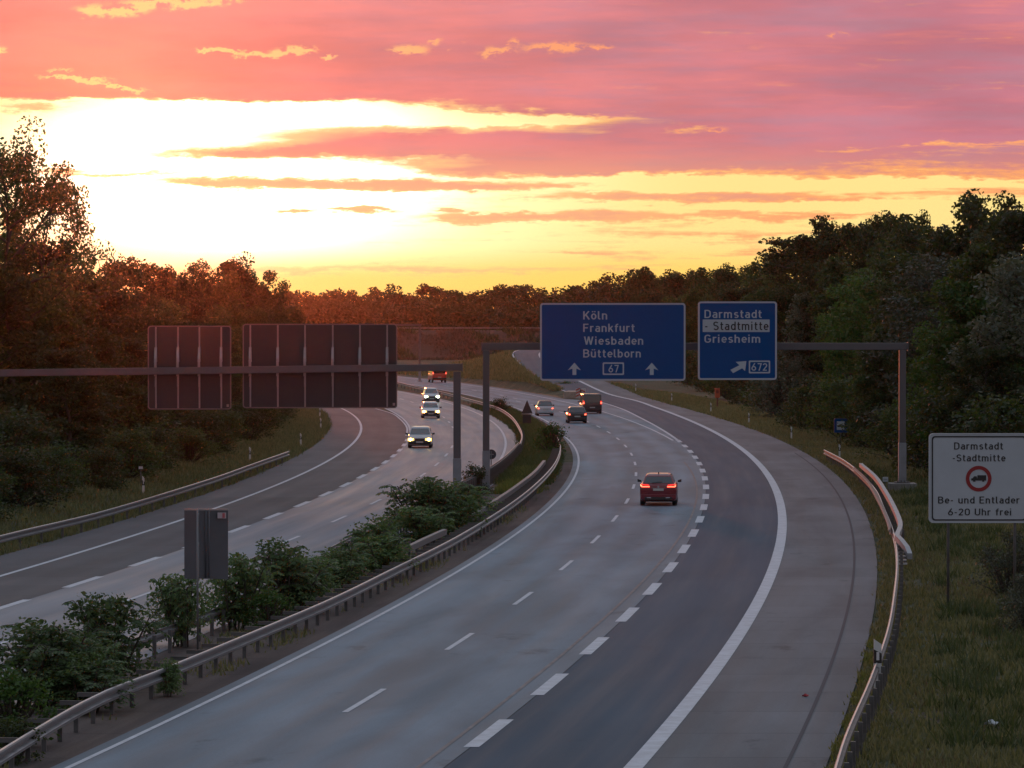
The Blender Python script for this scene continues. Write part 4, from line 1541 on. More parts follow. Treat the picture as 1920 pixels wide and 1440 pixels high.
        MB().prism([(.055 * math.cos(k * math.pi / 8), belt - .13 + .055 * math.sin(k * math.pi / 8)) for k in range(16)], yy(r - .02), yy(r + .05)).build('badge', M_CHROME, o)
        MB().box((0, r - .012, belt - .19), (W * .36, .02, .02)).build('boot_handle', M_CHROME, o)
        for s in (-1, 1):
            MB().box((s * hw * .72, r - .038, c + .40), (.26, .02, .035)).build('rear_reflector', mat('dull_reflector', (.25, .02, .02), .3), o)
    return o


def paintm(name, c, metal=.2, rough=.3):
    return mat(name, c, rough, metal, .5, coat=.7)


def heading(fn, Y):
    d = float(fn(Y + 5) - fn(Y - 5)) / 10
    return -math.atan(d)


P_RED = paintm('dark_red_car_paint', (.155, .006, .016), .15)
P_WHITE = paintm('white_car_paint', (.50, .51, .54), .0)
P_BLACK = paintm('black_car_paint', (.010, .010, .012), .2)
P_DARK = paintm('dark_brown_van_paint', (.030, .028, .034), .3)
P_SILVER = paintm('silver_car_paint', (.26, .26, .28), .5)
P_ORANGE = paintm('red_van_paint', (.50, .035, .018), .0, .4)
AW, TW = 'vehicles driving away', 'vehicles coming towards the viewer with headlights on'
p = flat(1239, 949)
hd = heading(R_LANE, 205)
car('dark red sport utility car with glowing tail lights, nearest on the road going away', (p.x, p.y + 2.2, .008), hd, 1.86, 4.5, 1.56, 1.08, 'suv', P_RED, fine=True, clearance=.24, group=AW)
p = flat(1021, 780)
car('small rounded white car with a dark soft top, left of the black car', (p.x, p.y + 1.8, .008), heading(R_LANE, 390), 1.66, 3.6, 1.46, .92, 'mini', P_WHITE, roofpaint=paintm('dark_red_soft_top', (.06, .02, .025), 0, .7), group=AW)
p = flat(1081, 794)
car('black hatchback with red tail lights just left of and behind the dark van', (p.x, p.y + 2.1, .008), heading(R_LANE, 362), 1.78, 4.2, 1.47, .93, 'hatch', P_BLACK, group=AW)
p = flat(1108, 776)
car('tall dark van with red tail lights, right of the black hatchback', (p.x, p.y + 2.4, .008), heading(R_LANE, 396), 1.94, 4.9, 1.95, 1.05, 'van', P_DARK, name='van', cat='van', group=AW)
p = flat(819, 717.5)
car('bright red van far down the road, under the left gantry beam', (p.x, p.y + 2.5, .008), heading(R_LANE, 470) + .05, 2.15, 5.4, 2.55, 1.35, 'box', P_ORANGE, name='van', cat='van', group=AW, clearance=.38)
p = flat(787, 840.5)
car('silver car with yellow headlights, nearest of those coming towards the viewer', (p.x, p.y + 2.1, .008), heading(L_LANE, 292) + math.pi, 1.76, 4.3, 1.50, .95, 'hatch', P_SILVER, tail=False, head=M_HEADW, group=TW)
p = flat(806, 784.5)
car('white car with yellow headlights, middle of the three oncoming cars', (p.x, p.y + 2.1, .008), heading(L_LANE, 380) + math.pi, 1.74, 4.2, 1.52, .95, 'hatch', P_WHITE, tail=False, head=M_HEADW, group=TW)
p = flat(807, 755)
car('pale car with cool white headlights, farthest of the three oncoming cars', (p.x, p.y + 2.1, .008), heading(L_LANE, 450) + math.pi, 1.78, 4.4, 1.62, 1.0, 'suv', paintm('grey_white_paint', (.36, .37, .40), .2), tail=False, head=M_HEADC, group=TW)


# ------------------------------------------------------------------ vegetation
def leaves(centres, size, rng, aspect=.62, flatten=.35):
    """small folded diamond leaves at the given points"""
    n = len(centres)
    t = rng.normal(size=(n, 3))
    t[:, 2] *= .7
    t /= np.linalg.norm(t, axis=1)[:, None]
    q = rng.normal(size=(n, 3))
    q[:, 2] += flatten
    b = np.cross(t, q)
    b /= np.linalg.norm(b, axis=1)[:, None] + 1e-9
    s = (size * rng.uniform(.6, 1.25, n))[:, None]
    c = np.asarray(centres)
    v = np.stack([c - t * s * .5, c + b * s * aspect * .5, c + t * s * .5, c - b * s * aspect * .5], 1).reshape(-1, 3)
    f = np.arange(4 * n).reshape(-1, 4)
    return v, f


def tree_parts(seed, Ht, spread, nl, leaf, base=.22, top=1.0, dense_=90, cl_r=.85, lean=.0, style='round'):
    """a tree of height Ht: limbs as tapered tubes and leaves in clumps at the limb ends"""
    rng = np.random.default_rng(seed)
    mb = MB()
    r0 = Ht * .016 + .06
    tp = [Vector((0, 0, -.4))]
    for k in range(1, 7):
        tp.append(Vector((lean * Ht * (k / 6)**2 + rng.normal() * .012 * Ht, rng.normal() * .012 * Ht, Ht * .88 * k / 6)))
    mb.tube(tp, [r0 * (1 - .14 * k) for k in range(7)], 7)
    ends = []
    for i in range(nl):
        fh = base + (.93 - base) * (i + .5) / nl
        k = fh / .88 * 6
        a = tp[min(6, int(k))].lerp(tp[min(6, int(k) + 1)], k - int(k)) if k < 6 else tp[6]
        az = i * 2.4 + rng.uniform(-.5, .5)
        if style == 'round':
            ln = spread * (.45 + .62 * math.sin(math.pi * min(1, (fh - base) / (1 - base) * .82 + .16))) * rng.uniform(.7, 1.15)
            up = .15 + .75 * fh + rng.uniform(-.15, .2)
        elif style == 'tall':
            ln = spread * (1.05 - .75 * (fh - base) / (1 - base)) * rng.uniform(.65, 1.2)
            up = .55 + rng.uniform(-.2, .3)
        else:                                            # pine: bare stem, flat pads at the top
            ln = spread * rng.uniform(.6, 1.05)
            up = .12 + rng.uniform(-.05, .15)
        d = Vector((math.cos(az), math.sin(az), up)).normalized()
        e = a + d * ln
        mid = a + d * ln * .5 + Vector((0, 0, -.03 * ln))
        mb.tube([a, mid, e], [r0 * .38 * (1.1 - fh * .6), r0 * .24, r0 * .08], 5, caps=False)
        ends += [(e, 1.0), (mid.lerp(e, .45), .85)]
        if style != 'pine':
            ends.append((mid, .6))
        for j in range(3):
            d2 = (d + Vector(rng.normal(size=3)) * .65).normalized()
            s = mid.lerp(e, rng.uniform(0, .7))
            e2 = s + d2 * ln * rng.uniform(.3, .55)
            mb.tube([s, e2], [r0 * .13, r0 * .04], 4, caps=False)
            ends.append((e2, .85))
    for k in range(3):
        ends.append((tp[6] + Vector((rng.normal() * .6, rng.normal() * .6, rng.uniform(.2, Ht * .10))), .8))
    cs = []
    for e, w in ends:
        n = int(dense_ * w * rng.uniform(.55, 1.3))
        flat_ = .55 if style != 'pine' else .28
        rad = cl_r * (w ** .5) * rng.uniform(.75, 1.3)
        p = rng.normal(size=(n, 3))
        p *= np.minimum(1, 1.55 / np.linalg.norm(p, axis=1))[:, None]
        p = p * np.array([rad, rad, rad * flat_]) * .70
        # clumps droop at their rim
        p[:, 2] -= .12 * np.hypot(p[:, 0], p[:, 1])**1.3
        cs.append(p + np.array(e))
    c = np.concatenate(cs)
    c = c[c[:, 2] > .15]
    v, f = leaves(c, leaf, rng)
    return mb, v, f


PROTO = {}


def tree_proto(key, m, **kw):
    mb, v, f = tree_parts(**kw)
    PROTO[key] = (mb.mesh('trunk', M_BARK), raw_mesh('crown', v, f, m), v[:, 2].max(), np.percentile(np.abs(v[:, 0]), 97))


def bush_proto(key, m, seed, Ht, spread, nclump, leaf, dens=80):
    rng = np.random.default_rng(seed)
    mb = MB()
    cs = []
    for i in range(nclump):
        az = rng.uniform(0, 2 * math.pi)
        t = rng.uniform(0, 1) ** .7
        hh = Ht * (.10 + .86 * rng.uniform(0, 1))
        rr = spread * t * math.sqrt(max(.08, 1 - (hh / Ht * .92)**2))
        e = Vector((rr * math.cos(az), rr * math.sin(az), hh))
        mb.tube([(e.x * .1, e.y * .1, -.2), (e.x * .55, e.y * .55, hh * .55), e], [.05, .035, .012], 5, caps=False)
        n = int(dens * rng.uniform(.6, 1.3))
        rad = Ht * .14 * rng.uniform(.7, 1.3)
        cs.append(rng.normal(size=(n, 3)) * np.array([rad, rad, rad * .75]) * .62 + np.array(e))
    c = np.concatenate(cs)
    c[:, 2] = np.abs(c[:, 2])
    v, f = leaves(c, leaf, rng)
    PROTO[key] = (mb.mesh('stem', M_BARK), raw_mesh('foliage', v, f, m), v[:, 2].max(), np.percentile(np.abs(v[:, 0]), 97))


tree_proto('round_a', M_LEAF, seed=11, Ht=15, spread=4.6, nl=22, leaf=.40, dense_=125, cl_r=1.05)
tree_proto('round_b', M_LEAFD, seed=23, Ht=15, spread=4.2, nl=20, leaf=.40, dense_=125, cl_r=1.0, base=.18)
tree_proto('round_c', M_LEAF, seed=37, Ht=15, spread=5.0, nl=24, leaf=.40, dense_=120, cl_r=1.1, lean=.05)
tree_proto('tall_a', M_LEAFD, seed=41, Ht=16, spread=3.8, nl=24, leaf=.32, dense_=95, cl_r=.95, base=.12, style='tall')
tree_proto('sparse', M_LEAFD, seed=53, Ht=15, spread=4.8, nl=15, leaf=.34, dense_=140, cl_r=.85, base=.20)
tree_proto('airy', M_LEAF, seed=58, Ht=15, spread=4.9, nl=17, leaf=.25, dense_=130, cl_r=.92, base=.22)
tree_proto('silver', M_LEAFG, seed=67, Ht=12, spread=3.8, nl=20, leaf=.30, dense_=100, cl_r=1.0, base=.10)
tree_proto('bright', M_LEAFB, seed=71, Ht=12, spread=3.9, nl=20, leaf=.32, dense_=100, cl_r=1.0, base=.08)
tree_proto('pine', M_LEAFD, seed=83, Ht=15, spread=2.6, nl=9, leaf=.26, dense_=150, cl_r=1.0, base=.72, style='pine')
bush_proto('thicket', M_LEAF, 91, 5.0, 3.4, 70, .26, 85)
bush_proto('thicket_d', M_LEAFD, 92, 5.0, 3.2, 70, .26, 85)
bush_proto('thicket_g', M_LEAFG, 93, 4.0, 2.6, 55, .20, 85)
bush_proto('shrub', M_LEAFB, 94, 1.5, .9, 40, .11, 60)
bush_proto('shrub_d', M_LEAFD, 95, 1.5, .9, 40, .11, 60)

KIND = {'round_a': ('deciduous_tree', 'green broad tree'), 'round_b': ('deciduous_tree', 'dark broad tree'), 'round_c': ('deciduous_tree', 'green leaning tree'),
        'tall_a': ('deciduous_tree', 'dark tall narrow tree'), 'sparse': ('deciduous_tree', 'thin crowned dark tree'), 'airy': ('deciduous_tree', 'airy tall tree'), 'silver': ('deciduous_tree', 'silvery grey green tree'),
        'bright': ('deciduous_tree', 'fresh green tree'), 'pine': ('pine_tree', 'flat topped pine tree'),
        'thicket': ('thicket_bush', 'green bush'), 'thicket_d': ('thicket_bush', 'dark bush'), 'thicket_g': ('thicket_bush', 'silvery grey bush')}
TREES = []


def plant(key, X, Y, h, wide=1.0, group=None, side='right', row=''):
    tr, cr, hm, wm = PROTO[key]
    name, desc = KIND.get(key, ('shrub', 'shrub'))
    z = H(X, Y)
    s = h / hm
    o = thing(name, '', 'tree' if 'tree' in name else 'bush', (X, Y, z), random.uniform(0, 6.28), group)
    o.scale = (s * wide, s * wide, s)
    link(tr.name.split('.')[0], tr, o)
    link(cr.name.split('.')[0], cr, o)
    TREES.append((o, key, X, Y, z, h, side, row, desc))
    return o


def plant_px(key, px, ytop, X, wide=1.0, group=None, side='right', row='', Y=None):
    if Y is None:
        Y = X * FPX / (px - 960)
    else:
        X = (px - 960) / FPX * Y
    top = CAMH + (HORIZON - ytop) * Y / FPX
    return plant(key, X, Y, top - H(X, Y), wide, group, side, row)


GR, GL = 'trees of the wood on the right', 'trees of the wood on the left'
# right wood: back row gives the skyline
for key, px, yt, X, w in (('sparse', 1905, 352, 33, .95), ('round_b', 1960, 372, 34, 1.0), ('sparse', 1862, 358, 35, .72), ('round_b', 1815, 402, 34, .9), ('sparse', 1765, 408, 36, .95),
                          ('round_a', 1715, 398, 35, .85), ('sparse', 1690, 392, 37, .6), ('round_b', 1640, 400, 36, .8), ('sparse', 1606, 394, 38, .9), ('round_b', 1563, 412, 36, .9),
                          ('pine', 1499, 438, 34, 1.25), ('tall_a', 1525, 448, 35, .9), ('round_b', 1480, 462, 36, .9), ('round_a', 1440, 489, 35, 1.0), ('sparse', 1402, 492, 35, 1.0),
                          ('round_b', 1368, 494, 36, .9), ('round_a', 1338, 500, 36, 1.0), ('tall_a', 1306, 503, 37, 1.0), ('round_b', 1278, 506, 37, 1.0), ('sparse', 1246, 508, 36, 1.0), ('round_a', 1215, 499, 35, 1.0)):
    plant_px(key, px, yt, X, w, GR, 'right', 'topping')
# middle row
for key, px, yt, X, w in (('silver', 1938, 470, 30, 1.1), ('round_a', 1880, 455, 30, 1.0), ('bright', 1840, 505, 28.5, 1.1), ('silver', 1775, 470, 30, 1.15), ('round_c', 1735, 465, 31, 1.0),
                          ('round_b', 1700, 520, 28.5, .9), ('bright', 1640, 500, 29, 1.0), ('round_a', 1600, 480, 31, 1.0), ('round_b', 1560, 490, 30, .9), ('silver', 1520, 545, 28, .8), ('bright', 1595, 560, 27.6, .9),
                          ('round_c', 1478, 520, 30, 1.0), ('round_a', 1430, 535, 29, 1.0), ('round_b', 1390, 530, 30, 1.0), ('silver', 1350, 560, 29, .8), ('round_a', 1320, 540, 31, 1.0),
                          ('round_c', 1280, 545, 31, 1.0), ('round_b', 1240, 545, 31, 1.0), ('round_a', 1200, 545, 31, 1.0), ('bright', 1166, 548, 30, 1.0)):
    plant_px(key, px, yt, X, w, GR, 'right', 'mid height in')
# front row, foliage down to the grass
for key, px, yt, X, w in (('thicket_g', 1893, 990, 16.6, .9), ('thicket_g', 1930, 1070, 15.2, .9), ('thicket', 1858, 1025, 18.5, .9), ('thicket', 1915, 720, 25.5, 1.15), ('round_b', 1850, 640, 27, 1.0), ('thicket_d', 1800, 705, 26, 1.2), ('bright', 1765, 600, 27.5, .9), ('thicket_d', 1735, 760, 25.6, 1.1),
                          ('round_a', 1670, 610, 27.2, .95), ('thicket', 1690, 745, 25.8, 1.1), ('thicket_d', 1640, 720, 26, 1.1), ('thicket', 1590, 690, 26, 1.1), ('thicket_d', 1545, 690, 26, 1.1), ('thicket_g', 1475, 665, 25.8, 1.1),
                          ('thicket_d', 1510, 715, 25, 1.0), ('thicket', 1440, 690, 25.5, 1.1), ('thicket_d', 1405, 680, 25.5, 1.1), ('thicket', 1370, 668, 25.5, 1.15), ('thicket_d', 1330, 655, 25.5, 1.2), ('thicket', 1296, 650, 25.5, 1.2),
                          ('thicket_d', 1262, 640, 25.5, 1.3), ('thicket', 1222, 632, 25.0, 1.3), ('thicket_d', 1185, 625, 24, 1.3), ('thicket_d', 1150, 622, 23, 1.3)):
    plant_px(key, px, yt, X, w, GR, 'right', 'fronting')
for k, Y in enumerate((150, 163, 178, 194, 211, 229, 248, 270, 294, 320, 350)):
    key = ('thicket_d', 'thicket', 'thicket_g', 'thicket_d')[k % 4]
    plant(key, float(R_PAVE(Y)) + 9.2 + (k % 3) * .9 + (3.5 if Y < 200 else 0), Y, (2.4, 3.2, 2.8)[k % 3], 1.3, GR, 'right', 'edging')
# left wood
for key, px, yt, Y, w in (('airy', 12, 212, 224, .80), ('airy', 84, 292, 232, .62), ('airy', -75, 262, 226, .9), ('round_b', 60, 430, 236, .9), ('round_a', 150, 478, 250, .8), ('sparse', 205, 484, 262, .8), ('round_b', 255, 476, 276, .9),
                          ('sparse', 305, 494, 300, .7), ('round_b', 330, 505, 310, .8), ('sparse', 375, 484, 330, .6), ('tall_a', 440, 470, 352, 1.0), ('round_a', 405, 505, 340, .8), ('sparse', 480, 500, 375, .8), ('round_b', 505, 522, 392, .7)):
    plant_px(key, px, yt, 0, w, GL, 'left', 'topping', Y)
for key, px, yt, Y, w in (('round_b', -20, 470, 221, 1.0), ('round_a', 40, 490, 228, 1.0), ('round_c', 105, 520, 238, 1.0), ('round_b', 165, 530, 248, 1.0), ('round_a', 225, 540, 262, 1.0), ('round_c', 285, 545, 282, 1.0), ('round_b', 335, 555, 300, 1.0),
                          ('round_a', 385, 555, 322, 1.0), ('round_c', 440, 560, 345, 1.0), ('tall_a', 490, 565, 372, 1.0), ('round_b', 535, 572, 402, .9)):
    plant_px(key, px, yt, 0, w, GL, 'left', 'mid height in', Y)
for k, Y in enumerate((150, 158, 167, 176, 186, 197, 208, 220, 233, 246, 260, 275, 291, 308, 326, 345, 365, 388)):
    key = ('thicket_d', 'thicket', 'thicket_d', 'thicket')[k % 4]
    plant(key, float(L_PAVE(Y)) - 4.6 - (k % 3) * .4, Y, (2.5, 3.1, 2.8)[k % 3], 1.3, GL, 'left', 'fronting')
for k, Y in enumerate((226, 243, 262, 284, 310, 338)):
    plant(('thicket_d', 'thicket')[k % 2], float(L_PAVE(Y)) - 9.8, Y, 4.6, 1.5, GL, 'left', 'sheltered in')
for k, Y in enumerate((172, 186, 201)):
    plant(('thicket', 'thicket_d', 'thicket_d')[k], float(L_PAVE(Y)) - 8.0, Y, 4.2, 1.3, GL, 'left', 'deeper in')
for k, Y in enumerate((217, 229, 243, 259, 277, 297, 320, 346, 376)):
    key = ('round_b', 'round_a', 'tall_a', 'round_c')[k % 4]
    plant(key, float(L_PAVE(Y)) - 7.8 - (k % 2) * .9, Y, (7.0, 8.3, 7.6)[k % 3], 1.1, GL, 'left', 'low in')


# far wood behind the embankment: one mass
def far_wood():
    rng = np.random.default_rng(5)
    cs = []
    sky = np.array([(300, 520), (520, 543), (560, 550), (620, 541), (660, 541), (720, 545), (770, 533), (800, 541), (850, 541), (900, 546), (950, 530), (1000, 545), (1050, 537), (1100, 526), (1150, 520), (1210, 505), (1300, 512), (1400, 515)], float)
    for row, (Y0, drop, num) in enumerate(((1240, 0, 64), (1170, 8, 56), (1090, 20, 56), (1040, 34, 52))):
        for k in range(num):
            px = 330 + (k + rng.uniform(-.3, .3)) * (1060 / num)
            Y = Y0 + rng.uniform(-25, 25)
            yt = np.interp(px, sky[:, 0], sky[:, 1]) + drop + rng.uniform(-8, 14)
            top = CAMH + (600 - yt) * Y / FPX
            X = (px - 960) / FPX * Y
            R = rng.uniform(2.6, 7.5)
            for j in range(16):
                a = rng.uniform(0, 6.28)
                t = rng.uniform(0, 1)
                hh = top - (top * .78) * t**1.3
                rr = R * math.sqrt(max(.05, 1 - (1 - t)**2)) * rng.uniform(.3, 1)
                n = 46
                w_ = rng.normal(size=(n, 3))
                w_ *= np.minimum(1, 1.5 / np.linalg.norm(w_, axis=1))[:, None]
                cs.append(w_ * np.array([1.3, 1.3, .85]) * rng.uniform(.7, 1.25) + np.array([X + rr * math.cos(a), Y + rr * math.sin(a), hh - .8]))
    c = np.concatenate(cs)
    v, f = leaves(c, 1.05, rng)
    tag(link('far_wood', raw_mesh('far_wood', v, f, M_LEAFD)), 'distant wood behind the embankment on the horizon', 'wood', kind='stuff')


far_wood()


# tree-of-heaven shrubs in the median, with long feathered leaves
def frond_shrub_mesh(seed, Ht, spread, nst, nfr):
    rng = np.random.default_rng(seed)
    mb = MB()
    V, F = [], []
    cnt = 0
    for s in range(nst):
        az = rng.uniform(0, 6.28)
        ln = Ht * rng.uniform(.5, .85)
        lean_ = rng.uniform(.05, .55)
        b = Vector((rng.normal() * .12, rng.normal() * .12, -.1))
        e = b + Vector((math.cos(az) * lean_ * spread, math.sin(az) * lean_ * spread, ln))
        mb.tube([b, b.lerp(e, .5) + Vector((0, 0, .03)), e], [.028, .022, .012], 5, caps=False)
        for k in range(nfr):
            t = 1 - .72 * rng.uniform(0, 1)**1.2
            a0 = b.lerp(e, t)
            fa = rng.uniform(0, 6.28)
            up = rng.uniform(.3, 1.15) if t > .8 else rng.uniform(.0, .9)
            L = rng.uniform(.30, .62) * Ht / 1.9
            d = Vector((math.cos(fa), math.sin(fa), up)).normalized()
            side = d.cross(Vector((0, 0, 1))).normalized()
            npair = 8
            prev = a0
            for j in range(1, npair + 1):
                q = j / npair
                c = a0 + d * L * q + Vector((0, 0, -.50 * L * q * q))
                dd = (c - prev).normalized()
                prev = c
                lw = .030 * Ht / 1.7
                ll = (.115 - .05 * abs(q - .45)) * rng.uniform(.75, 1.2) * Ht / 1.7
                for sg in (-1, 1):
                    dirv = (side * sg * .8 + dd * .35 + Vector((0, 0, -.62 + rng.normal() * .22))).normalized()
                    wv = dd * lw
                    V += [c, c + dirv * ll * .5 + wv, c + dirv * ll, c + dirv * ll * .5 - wv]
                    F.append((cnt, cnt + 1, cnt + 2, cnt + 3))
                    cnt += 4
            mb.tube([a0, a0 + d * L * .5 + Vector((0, 0, -.085 * L)), prev], [.010, .007, .004], 4, caps=False)
    V = np.array([tuple(v) for v in V])
    # small leaves filling the rounded body of the shrub
    cs = []
    for k in range(46):
        a, t, hz = rng.uniform(0, 6.28), rng.uniform(0, 1)**.6, rng.uniform(.12, .86)
        rr = spread * .78 * t * math.sqrt(max(.1, 1 - (hz * 1.02)**2))
        w_ = rng.normal(size=(42, 3))
        w_ *= np.minimum(1, 1.5 / np.linalg.norm(w_, axis=1))[:, None]
        cs.append(w_ * np.array([.17, .17, .13]) + np.array([rr * math.cos(a), rr * math.sin(a), hz * Ht * .92]))
    v2, f2 = leaves(np.concatenate(cs), .105, rng, .5)
    F = np.concatenate([np.array(F), f2 + len(V)])
    V = np.concatenate([V, v2])
    return mb.mesh('stem', M_BARK), raw_mesh('fronds', V, np.array(F), M_LEAFA), np.percentile(V[:, 2], 98.5)


FR = [frond_shrub_mesh(201, 1.9, 1.15, 9, 15), frond_shrub_mesh(202, 1.9, 1.35, 11, 14), frond_shrub_mesh(203, 1.9, 1.0, 8, 16)]


def frond_shrub(px, pyb, pyt, k, wide, label, Y=None):
    b = flat(px, pyb, 0)
    if Y: b = Vector(((px - 960) / FPX * Y, Y, 0))
    h = (pyb - pyt) * b.y / FPX if not Y else CAMH + (HORIZON - pyt) * Y / FPX
    o = thing('frond_shrub', label, 'shrub', (b.x, b.y, -.01), random.uniform(0, 6.28), 'feather leaved shrubs in the median')
    s = h / FR[k][2] * 1.04
    o.scale = (s * wide * 1.1, s * wide * 1.1, s)
    link('stem', FR[k][0], o)
    link('fronds', FR[k][1], o)


frond_shrub(85, 1325, 1178, 1, 1.2, 'wide feather leaved shrub at the lower left, right of the bright green bush')
frond_shrub(150, 1300, 1200, 0, 1.2, 'low feather leaved shrub between two taller ones at the lower left')
frond_shrub(205, 1285, 1128, 1, .9, 'tall feather leaved shrub against the road, left of the folding sign')
frond_shrub(150, 1335, 1235, 2, 1.5, 'dark low shrub just above the near rail at the lower left')
frond_shrub(334, 1212, 1088, 0, .78, 'upright feather leaved shrub with a bare foot, below the folding sign')
frond_shrub(448, 1180, 1052, 1, .8, 'feather leaved shrub right beside the folding sign')
frond_shrub(530, 1150, 1024, 2, 1.0, 'feather leaved shrub with a fan shaped top, right of the folding sign')
frond_shrub(585, 1125, 1048, 0, 1.2, 'low shrub below the step in the left rail')
frond_shrub(640, 1110, 1035, 1, 1.2, 'spreading shrub behind the roadside rail, below the slatted rail')
frond_shrub(700, 1080, 978, 2, 1.0, 'shrub rising over the slatted rail, left of the pale box beam')
frond_shrub(715, 1085, 1010, 0, 1.25, 'dense low shrub left of the end of the near box beam')
frond_shrub(800, 1010, 905, 1, 1.1, 'largest feather leaved shrub, left of the left gantry post')
frond_shrub(845, 1005, 912, 0, 1.1, 'dark feather leaved shrub wrapped round the left gantry post')
frond_shrub(880, 985, 918, 2, 1.2, 'feather leaved shrub between the two gantry posts, over the rail')
frond_shrub(315, 1305, 1242, 2, .8, 'small weedy shrub growing on the road side of the near rail')
frond_shrub(790, 1020, 955, 0, 1.5, 'low dense shrub under the largest feather leaved one')


def shrub(key, px, pyb, pyt, wide, label):
    tr, cr, hm, wm = PROTO[key]
    b = flat(px, pyb, 0)
    h = (pyb - pyt) * b.y / FPX
    o = thing('shrub', label, 'shrub', (b.x, b.y, -.02), random.uniform(0, 6.28), 'round leafy shrubs in the median')
    o.scale = (h / hm * wide, h / hm * wide, h / hm)
    link('stem', tr, o)
    link('foliage', cr, o)


shrub('shrub', 20, 1400, 1238, 1.0, 'bright green bush at the lower left corner of the median')
shrub('shrub_d', 25, 1430, 1330, 1.2, 'dark bush below the bright green one in the lower left corner')
shrub('shrub', 505, 1185, 1098, 1.15, 'bright green bush hanging over the near rail, right of the folding sign')
shrub('shrub_d', 560, 1150, 1090, 1.4, 'dark dense bush behind the near rail under the fan topped shrub')
shrub('shrub_d', 660, 1105, 1060, 1.5, 'dark dense bush between the rails, left of the near box beam')
shrub('shrub_d', 890, 925, 864, 1.0, 'small dark round bush between the two gantry posts')
shrub('shrub_d', 830, 1000, 940, 1.6, 'dark dense bush at the foot of the left gantry post')
shrub('shrub', 1035, 852, 786, 1.0, 'leafy round bush at the tip of the median grass, left of the black car')
shrub('shrub_d', 938, 775, 742, 1.2, 'small distant bush in the median, left of the triangular sign')
shrub('shrub', 1060, 735, 712, 1.8, 'dark low bush on the island beside the exit nose')


# ------------------------------------------------------------------ grass and weeds (uncountable)
def tufts(name, pts, hmin, hmax, m, rng, blades=4, width=.035, spread=.10):
    n = len(pts)
    P = np.repeat(pts, blades, 0)
    k = len(P)
    P = P + np.stack([rng.normal(size=k) * spread, rng.normal(size=k) * spread, np.zeros(k)], -1)
    hgt = rng.uniform(hmin, hmax, k)
    a = rng.uniform(0, 6.28, k)
    w = width * rng.uniform(.6, 1.4, k)
    side = np.stack([np.cos(a) * w, np.sin(a) * w, 0 * a], -1)
    ln = rng.normal(size=(k, 2)) * hgt[:, None] * .35
    tip = P + np.stack([ln[:, 0], ln[:, 1], hgt], -1)
    v = np.stack([P - side, P + side, tip], 1).reshape(-1, 3)
    f = np.arange(3 * k).reshape(-1, 3)
    return tag(link(name, raw_mesh(name, v, f, m)), kind='stuff')


def scatter(n, xf, y0, y1, rng, power=1.0):
    Y = y0 + (y1 - y0) * rng.uniform(0, 1, n)**power
    a, b = xf(Y)
    X = a + (b - a) * rng.uniform(0, 1, n)
    return np.stack([X, Y, terrain(X, Y)], -1)


pts = scatter(30000, lambda Y: (R_PAVE(Y) + .15, R_PAVE(Y) + 9.5), 82, 330, RNG, 1.4)
n_ = np.sin(pts[:, 0] * .9 + 2 * np.sin(pts[:, 1] * .21)) + np.sin(pts[:, 1] * .47 + pts[:, 0] * .5) + RNG.normal(size=len(pts)) * .6
tag(tufts('verge_grass', pts[n_ > -1.6], .08, .26, M_GRASS, RNG), 'rough grass on the right verge', 'grass')
pts = scatter(9000, lambda Y: (R_PAVE(Y) + .1, R_PAVE(Y) + 7), 330, 520, RNG)
tag(tufts('verge_grass', pts, .12, .35, M_GRASS, RNG, 3, .06, .2), 'grass of the far right verge below the wood', 'grass')
pts = scatter(1700, lambda Y: (R_PAVE(Y) + .05, R_PAVE(Y) + .55), 82, 118, RNG)
n_ = np.sin(pts[:, 1] * 1.1) + RNG.normal(size=len(pts)) * .5
pts2 = scatter(420, lambda Y: (R_PAVE(Y) + 2.2, R_PAVE(Y) + 9.0), 86, 250, RNG, 1.2)
pts2 = np.repeat(pts2, 14, 0) + np.concatenate([RNG.normal(size=(len(pts2) * 14, 2)) * .22, np.zeros((len(pts2) * 14, 1))], 1)
tag(tufts('tall_weeds', pts2, .2, .6, leaf_mat('weed_blades', (.040, .062, .028), (.075, .098, .046), .3), RNG, 3, .03, .08), 'clumps of taller weeds in the right verge', 'weeds')
tag(tufts('kerb_weeds', pts[n_ > .1], .06, .16, M_WEED, RNG, 4, .03, .06), 'yellow green weeds along the edge of the concrete shoulder', 'weeds')
pts = scatter(14000, lambda Y: (L_PAVE(Y) - 5.5, L_PAVE(Y) - .15), 140, 420, RNG)
tag(tufts('bank_grass', pts, .12, .38, M_GRASS, RNG, 4, .045, .14), 'grass on the left bank beside the slip lane', 'grass')


pts = scatter(9000, lambda Y: (-48 + 0 * Y, 45 + 0 * Y), EMB_Y0 - 6, EMB_Y0 + 25, RNG)
n_ = np.sin(pts[:, 0] * .35) + np.sin(pts[:, 0] * .11 + pts[:, 1] * .3) + RNG.normal(size=len(pts)) * .8
tag(tufts('embankment_scrub', pts[n_ > .3], .3, .9, leaf_mat('dry_scrub', (.050, .036, .032), (.085, .062, .050), .2), RNG, 4, .12, .4), 'dry brown scrub on the embankment', 'scrub')
pts = scatter(3500, lambda Y: (-48 + 0 * Y, 45 + 0 * Y), EMB_Y0 - 6, EMB_Y0 + 24, RNG)
n_ = np.sin(pts[:, 0] * .22 + 2) + np.sin(pts[:, 0] * .5 + pts[:, 1] * .4) + RNG.normal(size=len(pts)) * .4
tag(tufts('embankment_weeds', pts[n_ > .75], .5, 1.5, leaf_mat('bank_weeds', (.026, .034, .016), (.048, .058, .026), .2), RNG, 5, .2, .5), 'dark green weeds in patches on the embankment', 'weeds')
pts = scatter(7000, lambda Y: (R_PAVE(Y) + 1.5, R_PAVE(Y) + 9.5), 82, 260, RNG, 1.3)
